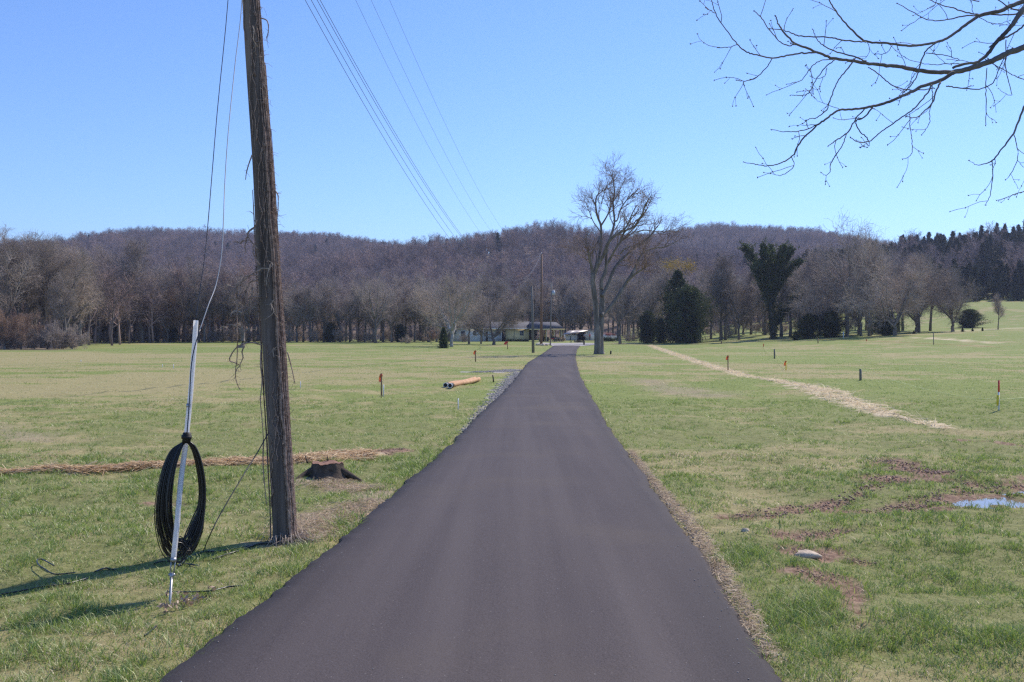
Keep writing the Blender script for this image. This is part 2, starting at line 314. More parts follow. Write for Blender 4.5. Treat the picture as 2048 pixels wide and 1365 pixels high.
M = dict(
    bark=simple('bark', (.06, .05, .042), .9, (.28, .24, .21), 1.3, bump=.02, stretch=(1, 1, .3)),
    twig=simple('twig', (.24, .195, .17), .9, (.50, .425, .37), .6, rnd=((.68, .66, .64), (.97, .96, .95), (1.3, 1.24, 1.16))),
    hilltwig=simple('hill_twig', (.17, .13, .12), .9, (.38, .30, .275), .09, rnd=((.5, .48, .5), (.95, .95, 1.), (1.45, 1.3, 1.2))),
    redtwig=simple('red_twig', (.25, .155, .11), .9, (.42, .29, .21), .6),
    pale=simple('pale_bark', (.16, .145, .13), .85, (.50, .48, .44), 2, bump=.01),
    herobark=simple('maple_bark', (.075, .065, .056), .9, (.26, .23, .205), 3, bump=.03, stretch=(1, 1, .3)),
    herotwig=simple('maple_twig', (.16, .105, .085), .9, (.33, .24, .19), 2),
    ivy=leafy('ivy_leaf', .35, (.02, .040, .010), (.085, .12, .034), 1.2, .03),
    cedar=leafy('cedar_leaf', .3, (.02, .036, .012), (.07, .095, .03), 1.2, .02),
    cedar2=leafy('hill_cedar_leaf', .2, (.014, .024, .013), (.036, .05, .024), .2, .02),
    yellow=leafy('yellow_leaf', .4, (.20, .15, .03), (.42, .28, .05), 1.2, .03),
    grass=leafy('grass_blade', .48, gloss=.07),
    straw=leafy('straw_strand', .45, gloss=.03),
    poleA=simple('weathered_pole_wood', (.055, .042, .035), .9, (.22, .18, .155), 16, bump=.012, stretch=(1, 1, .05)),
    vine=simple('vine_stem', (.15, .095, .07), .9, (.50, .36, .28), 30, bump=.004),
    vinepale=simple('pale_tendril', (.30, .24, .19), .9, (.5, .42, .35), 30),
    pvc=simple('white_plastic', (.80, .80, .82), .35, (.68, .69, .72), 3, stretch=(1, 1, .3)),
    steel=simple('galvanised_steel', (.35, .36, .37), .45, (.5, .5, .5), 20, metal=.7),
    cable=simple('black_cable', (.012, .012, .013), .32, spec=.6),
    wire=simple('line_wire', (.05, .05, .06), .5),
    lead=simple('braided_lead', (.45, .45, .45), .5),
    stumpw=simple('stump_bark', (.035, .026, .02), .95, (.13, .095, .07), 14, bump=.02),
    cut=simple('cut_wood', (.16, .08, .05), .85, (.34, .19, .13), 18, bump=.004),
    log=simple('peeled_log', (.42, .22, .11), .8, (.66, .40, .22), 5, bump=.004, stretch=(1, 1, 1)),
    black=simple('black_rubber', (.012, .012, .012), .6),
    white=simple('white_paint', (.78, .78, .78), .5, (.66, .66, .68), 4),
    siding=simple('white_siding', (.90, .90, .88), .6, (.84, .84, .83), 2),
    cream=simple('cream_siding', (.92, .74, .40), .7, (.84, .67, .36), 2),
    roof=simple('grey_shingle', (.085, .085, .095), .85, (.13, .13, .145), 8, bump=.01),
    glass=simple('window_glass', (.03, .05, .09), .08, spec=.8),
    tin=simple('rusty_tin', (.42, .36, .33), .45, (.60, .57, .55), 2.2, metal=.35, stretch=(3, .4, 1)),
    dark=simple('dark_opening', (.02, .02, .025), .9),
    polebrown=simple('brown_pole_wood', (.14, .075, .05), .8, (.26, .155, .10), 5, bump=.005, stretch=(1, 1, .1)),
    polegrey=simple('grey_pole_wood', (.12, .11, .10), .9, (.24, .22, .20), 6, bump=.005, stretch=(1, 1, .1)),
    orange=leafy('orange_tape', .4, (.62, .10, .03), (.70, .15, .05), 20),
    red=simple('red_paint', (.62, .03, .04), .5), yel=simple('yellow_paint', (.75, .60, .05), .5),
    stake=simple('wood_stake', (.16, .10, .06), .9, (.30, .20, .13), 12),
    yarn=simple('mason_line', (.62, .66, .25), .6), yarn2=simple('orange_line', (.75, .30, .12), .6),
    stone=simple('limestone', (.42, .33, .24), .95, (.66, .55, .42), 9, bump=.03),
    gravel=simple('crushed_stone', (.22, .20, .18), .9, (.50, .46, .42), 9),
    clod=simple('mud_clod', (.20, .115, .08), .85, (.46, .31, .23), 14, bump=.01),
    skin=simple('skin', (.55, .33, .24), .6), hair=simple('dark_hair', (.03, .02, .015), .8),
    cloth_red=simple('red_cloth', (.60, .10, .12), .9), cloth_navy=simple('navy_cloth', (.015, .02, .05), .9), cloth_blue=simple('pale_blue_cloth', (.35, .45, .65), .9), denim=simple('dark_trousers', (.03, .035, .06), .9),
    car=simple('white_car_paint', (.80, .81, .82), .25, spec=.6), tyre=simple('tyre_rubber', (.02, .02, .02), .8),
)
m, t, o = new_mat('muddy_water'); p = N(t, 'ShaderNodeBsdfPrincipled'); p.inputs['Base Color'].default_value = (.22, .17, .13, 1); p.inputs['Roughness'].default_value = .05
p.inputs['IOR'].default_value = 1.33; p.inputs['Specular IOR Level'].default_value = 1.0; t.links.new(p.outputs[0], o.inputs[0]); M['water'] = m
m, t, o = new_mat('white_plastic_tube'); d = N(t, 'ShaderNodeBsdfPrincipled'); d.inputs['Base Color'].default_value = (.94, .92, .90, 1); d.inputs['Roughness'].default_value = .3; r = N(t, 'ShaderNodeBsdfTranslucent'); r.inputs[0].default_value = (.85, .84, .82, 1); mx = N(t, 'ShaderNodeMixShader'); mx.inputs[0].default_value = .5
t.links.new(d.outputs[0], mx.inputs[1]); t.links.new(r.outputs[0], mx.inputs[2]); t.links.new(mx.outputs[0], o.inputs[0]); M['pvc'] = m
# ------------------------------------------------------------------ ground sheet
def graded(lo, hi, fine_lo, fine_hi, d, g):
    a = list(np.arange(fine_lo, fine_hi, d)); s = d; x = a[-1]
    while x < hi: s = min(s * g, 60); x += s; a.append(x)
    s = d; x = a[0]; b = []
    while x > lo: s = min(s * g, 60); x -= s; b.append(x)
    return np.array(b[::-1] + a)
gx = graded(-2400, 2400, -7, 26, .08, 1.035); gy = graded(-400, 2600, 4.5, 26, .07, 1.014)
X, Yg = np.meshgrid(gx, gy); Z = H(X, Yg)
mud, stw, grv, lit = masks(X, Yg)
near = (Yg < 40)
nb = fbm(X * 7, Yg * 7, 3)
Z = Z + near * (.018 * (fbm(X * 2.5, Yg * 2.5, 3) - .5) + mud * (.09 * (nb - .5) - .02) + stw * (.03 + .03 * (nb - .5)))
pud = np.zeros_like(X)
for a, b, c, d in PUDW:
    r = np.hypot((X - a) / c, (Yg - b) / (d * 3.4)); pud = np.maximum(pud, ss(1.25 - r + (fbm(X * 5, Yg * 5, 2) - .5) * .9, 0, .5))
Z = Z * (1 - pud) + (-.055) * pud; mud = np.maximum(mud, ss(pud, 0, .3))
inroad = ((X > xl(Yg) - .05) & (X < xr(Yg) + .02) & (Yg < Y_END + 1)); Z = np.where(inroad, Z - .05, Z)
edge_of = np.interp(X[0], [-110, -48, -40, 30, 60, 105, 130, 400], [112, 185, 262, 262, 262, 262, 262, 262])
wood = ss(Yg + 22 * (fbm(X / 25, Yg / 25, 3) - .5) - 22 * ss(X, 20, 40), 268, 282) + ((X < -44) & (Yg > 207 + 0 * X)) * 1.0 + ss(-X - .43 * Yg, 0, 4) * ss(Yg, 104, 114)
wood = np.clip(wood * (1 - 0 * X), 0, 1)
ny, nx = X.shape; I = np.arange(nx * ny).reshape(ny, nx)
Fq = np.stack([I[:-1, :-1], I[:-1, 1:], I[1:, 1:], I[1:, :-1]], -1).reshape(-1, 4)
cm = np.stack([mud, stw, grv, np.ones_like(mud)], -1).reshape(-1, 4)
gm = mesh('ground', np.stack([X, Yg, Z], -1).reshape(-1, 3), Fq, ground_mat(), True,
          {'masks': ('FLOAT_COLOR', cm), 'dry': ('FLOAT', dryness(X, Yg)), 'litter': ('FLOAT', lit), 'cover': ('FLOAT', .95 * (1 - ss(Yg, 12, 34))), 'wood': ('FLOAT', wood)})
tag(obj('ground', gm), kind='structure')
# ------------------------------------------------------------------ driveway
ys = np.concatenate([np.arange(-30, 4, .5), np.arange(4, 40, .05), np.arange(40, Y_END + .2, .4)])
L, R_ = xl(ys), xr(ys); hh = .045
cols = [(-.05, -.08), (-.018, hh * .5), (0, hh)]
rows = []
for dx, dz in cols: rows.append(np.stack([L + dx - .02 * vn(ys * 9, 1.), ys, H(L, ys) + dz], -1))
for tt in np.linspace(.04, .96, 9) : xx = L * (1 - tt) + R_ * tt; rows.append(np.stack([xx, ys, H(xx, ys) + hh + .035 * (1 - (2 * tt - 1) ** 2) + .006 * (vn(xx * 1.5, ys * .7) - .5)], -1))
sh = .02 + .045 * ss(-ys, -11, -6)
for dx, dz in ((0, hh), (1., hh * .35), (1.35, -.07)): rows.append(np.stack([R_ + dx * sh, ys, H(R_, ys) + dz], -1))
ECOL = np.array([.9, .9, 1] + [max(0, 1 - min(t_, 1 - t_) / .10) ** 1. for t_ in np.linspace(.04, .96, 9)] + [1, .55, .55]); RV = np.stack(rows, 1); a, b, _ = RV.shape; I = np.arange(a * b).reshape(a, b)
tag(obj('road', mesh('road', RV.reshape(-1, 3), np.stack([I[:-1, :-1], I[:-1, 1:], I[1:, 1:], I[1:, :-1]], -1).reshape(-1, 4), asphalt_mat(), True, {'edge': ('FLOAT', np.clip(np.tile(ECOL, a) * (.5 + 1.0 * np.repeat(fbm(ys * .8, ys * 0 + 3.), b)), 0, 1))})), kind='structure')
# gravel apron at the end of the drive
gpts = np.array([G(*p)[:2] for p in [(1106, 693), (1160, 693), (1192, 690), (1200, 687), (1160, 686), (1110, 687), (1078, 685.5), (1070, 687.5), (1096, 688.5)]])
c0 = gpts.mean(0); ring = []
for s_ in (0.0, .35, .7, 1.0): ring += [(c0[0] + (p[0] - c0[0]) * s_, c0[1] + (p[1] - c0[1]) * s_) for p in gpts]
ring = np.array(ring); n = len(gpts); q = [[k * n + i, k * n + (i + 1) % n, (k + 1) * n + (i + 1) % n, (k + 1) * n + i] for k in range(3) for i in range(n)]
apron = obj('gravel_yard', mesh('gravel_yard', np.column_stack([ring, H(ring[:, 0], ring[:, 1]) + .02]), q, simple('pale_gravel', (.30, .28, .26), .9, (.42, .40, .38), 6)))
tag(apron, kind='structure')
# puddles
for i, (a, b, c, d) in enumerate(PUDW):
    th = np.linspace(0, 2 * np.pi, 24, endpoint=False); zp = -.028 - .004 * i; V = [[a, b, zp]] + [[a + math.cos(q) * c * 1.4, b + math.sin(q) * d * 4.4, zp] for q in th]
    tag(obj('puddle', mesh('puddle', V, [[0, 1 + k, 1 + (k + 1) % 24] for k in range(24)], M['water'])), kind='structure')
# ------------------------------------------------------------------ grass, straw, stones (uncountable)
def blades(x, y, h, wd, col, seg, lean=.6, flat=False):
    n = len(x); z = H(x, y) - .01; az = rng.random(n) * 6.283; la = rng.random(n) * 6.283
    lean = np.broadcast_to(lean, (n,)); ln = h * lean * (.3 + rng.random(n)); b = np.stack([x, y, z], -1); s = np.stack([np.cos(az), np.sin(az), np.zeros(n)], -1) * (wd / 2)[:, None]
    tip = b + np.stack([np.cos(la) * ln, np.sin(la) * ln, h], -1)
    if seg == 1:
        V = np.stack([b - s, b + s, tip], 1).reshape(-1, 3); I = np.arange(n * 3).reshape(n, 3); Fs = [I]; k = 3
    else:
        mid = b + np.stack([np.cos(la) * ln * .3, np.sin(la) * ln * .3, h * .62], -1)
        V = np.stack([b - s, b + s, mid + s * .75, mid - s * .75, tip], 1).reshape(-1, 3); I = np.arange(n * 5).reshape(n, 5); Fs = [I[:, [0, 1, 2, 3]], I[:, [3, 2, 4]]]; k = 5
    return V, Fs, np.repeat(col, k, axis=0)
def scatter(y0, y1, dens, wide=.60):
    area = wide * (y1 ** 2 - y0 ** 2); n = int(area * dens); y = np.sqrt(rng.random(n) * (y1 ** 2 - y0 ** 2) + y0 ** 2); x = (rng.random(n) * 2 - 1) * wide * y
    return x, y
gb = MB()
for (y0, y1, dens, h0, h1, w0, w1, seg) in ((3.6, 8, 5600, .020, .054, .003, .0055, 2), (8, 14, 2000, .022, .06, .0045, .0075, 2), (14, 26, 650, .02, .055, .007, .011, 1), (26, 60, 100, .018, .05, .012, .02, 1), (60, 130, 7, .02, .06, .03, .05, 1)):
    x, y = scatter(y0, y1, dens)
    if y1 < 27: nc = len(x) // 7; ci = rng.integers(0, nc, len(x)); x = x[ci] + rng.normal(0, .022, len(x)); y = y[ci] + rng.normal(0, .022, len(y))
    L_, R2 = xl(y), xr(y); off = (x < L_ - .03 + .05 * rng.random(len(x))) | (x > R2 + .03 + .07 * rng.random(len(x))) | (y > Y_END + 3)
    x, y = x[off], y[off]; mu, st_, gr, li = masks(x, y); d = dryness(x, y); cl = fbm(x * 4.5, y * 4.5, 3)
    pd = np.zeros_like(x)
    for a, b, c, dd in PUDW: pd = np.maximum(pd, np.hypot((x - a) / c, (y - b) / (dd * 3.4)) < 1.15)
    keep = rng.random(len(x)) < np.clip((1 - mu * .88) * (1 - st_ * .93) * (1 - gr * .95) * (1 - li * .45) * (1 - pd) * (.55 + .9 * ss(cl, .3, .65)), 0, 1)
    x, y, d, li, cl = x[keep], y[keep], d[keep], li[keep], cl[keep]; n = len(x)
    r = rng.random(n); isdry = r < np.clip(d * .9 + li * .55 - .02, 0.10, .95)
    g = rng.random(n)[:, None]; gc = (1 - g) * np.array([.10, .18, .025]) + g * np.array([.37, .48, .105])
    g = rng.random(n)[:, None]; dc = (1 - g) * np.array([.34, .27, .15]) + g * np.array([.80, .72, .50])
    col = np.where(isdry[:, None], dc, gc); col = np.concatenate([col, np.ones((n, 1))], 1)
    h = (h0 + (h1 - h0) * rng.random(n)) * (.3 + 1.5 * cl ** 1.3) * np.where(isdry, .6, 1) * (1 + .45 * ss(fbm(x * 1.7 + 9, y * 1.7, 2), .62, .75)); wd = w0 + (w1 - w0) * rng.random(n)
    # lush fringe beside the road
    fr = (x < xl(y)) & (x > xl(y) - .35); h = np.where(fr & ~isdry, h * 1.5, h)
    V, Fs, C = blades(x, y, h, wd, col, seg, lean=np.where(isdry, 2.6, 1.3))
    gb.V.append(V); gb.C.append(C)
    for f in Fs: gb.F.setdefault(f.shape[1], []).append(f + gb.n)
    gb.n += len(V)
tag(gb.obj('grass', M['grass'], colors=True), 'short spring grass with dry blades covering the fields', 'grass', kind='stuff')
def strands(name, lines, n, ln, r, label, cols, lift=.05, along=.5, sp=1.0):
    P = []; C = []; tot = [math.dist(a[:2], b[:2]) * (a[2] + b[2]) for l in lines for a, b in zip(l[:-1], l[1:])]; tot = np.array(tot) / sum(tot); segs = [(a, b) for l in lines for a, b in zip(l[:-1], l[1:])]
    k = rng.choice(len(segs), n, p=tot); t = rng.random(n); S = np.array([[*a, *b] for a, b in segs])[k]
    cx = S[:, 0] + (S[:, 3] - S[:, 0]) * t; cy = S[:, 1] + (S[:, 4] - S[:, 1]) * t; ww = S[:, 2] + (S[:, 5] - S[:, 2]) * t
    dr = norm(S[:, 3:5] - S[:, 0:2]); o = np.clip(rng.normal(0, .5, n), -1.5, 1.5) * ww * sp; cx = cx - dr[:, 1] * o; cy = cy + dr[:, 0] * o
    ang = np.arctan2(dr[:, 1], dr[:, 0]) + rng.normal(0, along, n); l = ln * (.4 + rng.random(n)); lz = lift * rng.random(n) * np.clip(1.3 - np.abs(o) / ww, .1, 1)
    z = H(cx, cy) + .02 + lz; tilt = rng.normal(0, .12, n) * l
    p0 = np.stack([cx - np.cos(ang) * l / 2, cy - np.sin(ang) * l / 2, z - tilt], -1); p2 = np.stack([cx + np.cos(ang) * l / 2, cy + np.sin(ang) * l / 2, z + tilt], -1)
    p1 = (p0 + p2) / 2 + np.stack([rng.normal(0, .06, n) * l, rng.normal(0, .06, n) * l, .12 * l * rng.random(n)], -1)
    PP_ = np.stack([p0, p1, p2], 1); rw = r * 1.6 * (.6 + .8 * rng.random((n, 1, 1))); side = norm(np.stack([-np.sin(ang), np.cos(ang), rng.normal(0, .6, n)], -1))[:, None] * rw
    V = np.stack([PP_ - side, PP_ + side], 2).reshape(-1, 3); I = np.arange(n * 6).reshape(n, 6); Q = np.concatenate([I[:, [0, 1, 3, 2]], I[:, [2, 3, 5, 4]]])
    g = rng.random((n, 1)); c = (1 - g) * np.array(cols[0]) + g * np.array(cols[1]); c = np.repeat(np.concatenate([c, np.ones((n, 1))], 1), 6, axis=0)
    b = MB(); b.add(V, Q); b.C = [c]
    return tag(b.obj(name, M['straw'], colors=True), label, 'straw', kind='stuff')
strands('straw', [STRAW_L], 7500, .22, .0026, 'loose brown straw laid along the trench left of the road', ((.46, .30, .17), (.86, .68, .44)), .03, .45)
strands('straw', [STRAW_R], 11000, .28, .0034, 'pale yellow straw laid in a line across the right field', ((.52, .41, .26), (.88, .78, .57)), .03, .7, 1.25)
strands('dead_grass', [*DEAD, LITE_R], 6500, .07, .0012, 'matted dead grass at the pole foot and road shoulder', ((.30, .22, .15), (.70, .56, .40)), .03, 2.)
def stones(name, lines, n, r0, r1, mat, label, cat, flat=.7, lift=.3, zo=0):
    segs = [(a, b) for l in lines for a, b in zip(l[:-1], l[1:])]; S0 = np.array([[*a, *b] for a, b in segs]); wt = np.hypot(S0[:, 3] - S0[:, 0], S0[:, 4] - S0[:, 1]) * (S0[:, 2] + S0[:, 5]); k = rng.choice(len(segs), n, p=wt / wt.sum())
    t = rng.random(n); S = S0[k]; ww = S[:, 2] + (S[:, 5] - S[:, 2]) * t; dr = norm(S[:, 3:5] - S[:, :2]); o = np.clip(rng.normal(0, .55, n), -1.3, 1.3) * ww
    x = S[:, 0] + (S[:, 3] - S[:, 0]) * t - dr[:, 1] * o; y = S[:, 1] + (S[:, 4] - S[:, 1]) * t + dr[:, 0] * o
    for a_, b_, c_, d_ in PUDW: kq = np.hypot((x - a_) / c_, (y - b_) / (d_ * 3.4)) > 1.3; x, y = x[kq], y[kq]
    n = len(x); r = r0 + (r1 - r0) * rng.random(n) ** 2; U = np.array([[1, 0, 0], [0, 1, 0], [-1, 0, 0], [0, -1, 0], [.7, .7, .6], [-.7, .7, .6], [-.7, -.7, .6], [.7, -.7, .6], [0, 0, 1], [0, 0, -.8]], float)
    F_ = np.array([[0, 4, 7], [0, 1, 4], [1, 5, 4], [1, 2, 5], [2, 6, 5], [2, 3, 6], [3, 7, 6], [3, 0, 7], [4, 5, 8], [5, 6, 8], [6, 7, 8], [7, 4, 8], [1, 0, 9], [2, 1, 9], [3, 2, 9], [0, 3, 9]])
    V = U[None] * (1 + .5 * (rng.random((n, 10, 1)) - .5)) * r[:, None, None] * np.array([1, .8, flat]); a = rng.random(n) * 6.28
    V = np.stack([V[..., 0] * np.cos(a)[:, None] - V[..., 1] * np.sin(a)[:, None], V[..., 0] * np.sin(a)[:, None] + V[..., 1] * np.cos(a)[:, None], V[..., 2]], -1)
    V = V + np.stack([x, y, H(x, y) + r * lift + zo], -1)[:, None]
    Fs = (F_[None] + (np.arange(n) * 10)[:, None, None]).reshape(-1, 3)
    return tag(obj(name, mesh(name, V.reshape(-1, 3), Fs, mat)), label, cat, kind='stuff')
stones('gravel', [GRAV_L, GRAV_P], 9000, .008, .028, M['gravel'], 'crushed stone strewn along the left road edge', 'gravel')
stones('shoulder_gravel', [LITE_R], 1100, .003, .014, M['gravel'], 'small stones and crumbs beside the right road edge', 'gravel')
rl = [(float(xl(q)) + .10, q, .10) for q in np.linspace(4.2, 30, 30)]; rr_ = [(float(xr(q)) - .10, q, .10) for q in np.linspace(4.2, 30, 30)]; rm = [(float(xl(q) + xr(q)) / 2, q, 1.0) for q in np.linspace(4.2, 22, 20)]
stones('road_grit', [rl, rr_], 1500, .0015, .006, M['gravel'], 'fine grit along the inner edges of the driveway', 'grit', .7, .3, .05)
stones('road_grit', [rm], 260, .0015, .005, M['gravel'], 'sparse grit scattered over the driveway', 'grit', .7, .3, .075)
stones('mud_clods', MUDS[:4], 2200, .003, .018, M['clod'], 'churned reddish mud clods along the wheel ruts', 'mud', .8, .2)
stones('soil_clods', [MUD_L] + MUDS[4:8], 800, .003, .011, M['clod'], 'crumbled brown soil in the turned patches', 'mud', .8, .2)
# ------------------------------------------------------------------ trees
def grow(P, R, c, t0, t1, ang, ln, K, wob, trop, rr, tip=.35, lend=.55, flatten=0):
    """children of the branches P: c each, between t0 and t1 of the parent, leaving at ang (deg)"""
    n, k, _ = P.shape; t = t0 + (t1 - t0) * (np.arange(c)[None] + rng.random((n, c))) / c
    i = np.clip((t * (k - 1)).astype(int), 0, k - 2); f = t * (k - 1) - i; r_ = np.arange(n)[:, None]
    B = P[r_, i] * (1 - f[..., None]) + P[r_, i + 1] * f[..., None]; T = norm(P[r_, i + 1] - P[r_, i]); rad = R[r_, i] * (1 - f) + R[r_, i + 1] * f
    B = B.reshape(-1, 3); T = T.reshape(-1, 3); rad = rad.ravel(); t = t.ravel(); m = len(B)
    V = rng.normal(size=(m, 3)); V = norm(V - (V * T).sum(1, keepdims=True) * T); a = np.radians(ang[0] + (ang[1] - ang[0]) * rng.random(m))[:, None]
    D = norm(T * np.cos(a) + V * np.sin(a)); L = (ln[0] + (ln[1] - ln[0]) * rng.random(m)) * (1 - (1 - lend) * (t - t0) / (t1 - t0 + 1e-6))
    out = [B]; p = B
    for s in range(K - 1):
        p = p + D * (L / (K - 1))[:, None]; out.append(p); D = norm(D + rng.normal(size=(m, 3)) * wob + np.array([0, 0, trop]))
    r0 = np.minimum(rad * .8, rr); return np.stack(out, 1), r0[:, None] * np.linspace(1, tip, K)[None], t
def line3(pts, R, K):
    P, R = smooth_line(pts, np.array(R, float), 6); i = np.linspace(0, len(P) - 1, K); j = np.clip(i.astype(int), 0, len(P) - 2); f = (i - j)[:, None]
    return (P[j] * (1 - f) + P[j + 1] * f), R[j] * (1 - f[:, 0]) + R[j + 1] * f[:, 0]
def tree_meshes(name, h, spread, kind, r, tw, dens=1.0, mats=('bark', 'twig'), low=.25):
    """a bare broadleaf tree: returns (trunk mesh, crown mesh)"""
    K = 9; zs = np.linspace(0, 1, K)
    if kind == 'spread':      # short bole, several rising limbs forming a round head
        b = h * low; P0 = np.stack([rng.normal(0, .02 * h, K) * zs, rng.normal(0, .02 * h, K) * zs, zs * b * 1.9], -1)[None]; R0 = (r * (1.2 - .6 * zs ** .6))[None]
        P1, R1, _ = grow(P0, R0, 8, .50, 1., (14, 42), (h * .50, h * .66), 10, .11, .10, r * .55, .16, 1.15)
        sp_ = spread * 1.1
    else:                      # one upright leader that dissolves into the head
        P0 = np.stack([np.cumsum(rng.normal(0, .012 * h, K)) * zs, np.cumsum(rng.normal(0, .012 * h, K)) * zs, zs * h * .80], -1)[None]; R0 = (r * (1.12 - 1.0 * zs ** .9))[None]
        P1, R1, _ = grow(P0, R0, 17, low, 1., (22, 55), (spread * .95, spread * 1.35), 9, .13, .16, r * .45, .18, .62); sp_ = spread
    P2, R2, _ = grow(P1, R1, 9, .12, 1., (22, 58), (sp_ * .42, sp_ * .72), 6, .17, .07, r * .17, .3, .6)
    P3, R3, _ = grow(P2, R2, int(8 * dens), .1, 1., (25, 65), (sp_ * .2, sp_ * .38), 4, .2, .05, tw * 1.5, .6, .7)
    P4, R4, _ = grow(P3, R3, int(4 * dens), .1, 1., (25, 65), (sp_ * .12, sp_ * .24), 3, .2, .04, tw, .6, .8)
    a = MB(); a.tubes(P0, R0, 9); a.tubes(P1, R1, 6); c = MB(); c.tubes(P2, R2, 4); c.tubes(P3, np.maximum(R3, tw), 3); c.tubes(P4, np.maximum(R4, tw * .8), 3)
    return a.mesh(name + '_trunk', M[mats[0]], True), c.mesh(name + '_crown', M[mats[1]])
def leaf_cloud(C, n, spread, size, squash=1.):
    i = rng.integers(0, len(C), n); p = C[i] + rng.normal(size=(n, 3)) * spread * np.array([1, 1, squash]); u = norm(rng.normal(size=(n, 3))); v = norm(np.cross(u, rng.normal(size=(n, 3)))); s = size * (.5 + rng.random((n, 1)))
    V = np.stack([p - u * s, p + v * s * .45, p + u * s, p - v * s * .45], 1).reshape(-1, 3); return V, np.arange(4 * n).reshape(n, 4)
def evergreen_meshes(name, h, rad, n, size, mat='cedar', shape='cone', low=.03):
    m = 420; z = rng.random(m) ** .8; prof = (1 - z) ** .75 if shape == 'cone' else np.sqrt(np.clip(1 - (2 * z - .85) ** 2 / 1.4, 0.02, 1)); a = rng.random(m) * 6.28
    rr = rad * prof * (.35 + .7 * rng.random(m)) * (1 + .35 * np.sin(a * 2 + 1) + .25 * np.sin(3 * a + 9 * z)); rr = rr * (.6 + .85 * vn(a * 1.6 + 7, z * 6.)); C = np.stack([rr * np.cos(a), rr * np.sin(a), h * (low + (.97 - low) * z)], -1)
    B0 = np.stack([C[:, 0] * .15, C[:, 1] * .15, C[:, 2] - rr * .45], -1); B0[:, 2] = np.maximum(B0[:, 2], .1); tt_ = np.linspace(.35, 1.12, 7)[None, :, None] * (1 + .15 * rng.random((m, 1, 1))); CC = (B0[:, None] + (C - B0)[:, None] * tt_ + rng.normal(0, rad * .025, (m, 7, 3))).reshape(-1, 3); CC[:, 2] = np.maximum(CC[:, 2], .12)
    V, Q = leaf_cloud(CC, n, rad * .065, size, 1.1); c = MB(); c.add(V, Q); t = MB(); t.tube([(0, 0, -.1), (0.02, 0, h * .5), (0, 0, h * .9)], [h * .03, h * .02, .01], 7)
    S = np.stack([np.stack([np.zeros(m), np.zeros(m), C[:, 2] * .8], -1), C], 1); t.tubes(S, np.full((m, 2), .012) * np.array([2, 1]), 3)
    return t.mesh(name + '_trunk', M['bark'], True), c.mesh(name + '_foliage', M[mat])
def plant(tname, ms, loc, label, cat='tree', group=None, s=1., rz=None, sz=None, part2='crown', lean=(0, 0)):
    o = thing(tname, loc, label, cat, group, rng.random() * 6.28 if rz is None else rz); o.scale = (s, s, sz or s); o.rotation_euler[0] = lean[0]; o.rotation_euler[1] = lean[1]
    obj('trunk', ms[0], o); obj(part2, ms[1], o); return o
VAR = [tree_meshes('bare_tree', 12, 3.8, 'up', .25, .009, low=.3), tree_meshes('bare_tree', 12, 3.2, 'up', .22, .009, low=.35), tree_meshes('bare_tree', 12, 4.0, 'up', .28, .009, low=.22),
       tree_meshes('bare_tree', 12, 4.4, 'spread', .30, .009, low=.22), tree_meshes('bare_tree', 12, 4.0, 'spread', .27, .009, low=.28), tree_meshes('bare_tree', 12, 3.0, 'up', .24, .009, low=.4)]
PALE = tree_meshes('pale_tree', 12, 4.6, 'spread', .24, .012, mats=('pale', 'twig'), low=.14, dens=1.2)
AIRY = tree_meshes('airy_tree', 12, 4.2, 'up', .22, .012, dens=.45, low=.35)
YARD = tree_meshes('yard_tree', 12, 5.0, 'spread', .26, .012, dens=1.5, low=.1)
REDT = tree_meshes('red_tree', 8, 3.2, 'spread', .2, .013, dens=1.3, mats=('bark', 'redtwig'), low=.15)
BUSH = tree_meshes('bush', 5, 2.4, 'spread', .08, .012, dens=1.2, mats=('bark', 'twig'), low=.05)
def at(px, y):
    x = (px - 1024) / F * y; return (x, y, float(H(x, y)) - .1)
def htop(px, ytop, y):         # height of a tree standing at depth y whose top shows at ytop
    x = (px - 1024) / F * y; return CH + (HZ - ytop) / F * y - float(H(x, y))
# far-left near clump
for i, (px, yy, top) in enumerate([(12, 119, 500), (38, 122, 482), (60, 128, 492), (85, 126, 478), (108, 131, 490), (128, 128, 505), (148, 136, 500), (20, 133, 490), (70, 138, 475), (100, 142, 480), (135, 145, 488), (-25, 121, 490), (-60, 128, 485), (160, 150, 505), (125, 121, 545)]):
    v = VAR[[3, 0, 4, 2, 1][i % 5]]; s = htop(px, top, yy) / 12
    plant('bare_tree', v, at(px, yy), 'leafless tree in the near wood at far left, ' + ('at its front edge' if yy < 130 else 'farther back in it'), 'tree', 'trees of the near wood on the left', s * .95)
for px, yy, hh_ in [(10, 115, 4.8), (42, 116, 4.4), (-20, 116, 5)]:
    plant('red_bush', REDT, at(px, yy), 'reddish brown thicket bush at the front of the left wood', 'bush', 'reddish bushes at the left wood edge', hh_ / 8)
for px, yy, hh_ in [(70, 116, 3.2), (95, 117, 4), (120, 117, 3.6), (145, 118, 3.4), (30, 117, 3)]:
    plant('bare_bush', BUSH, at(px, yy), 'leafless brush at the foot of the left wood', 'bush', 'brush along the left wood edge', hh_ / 5)
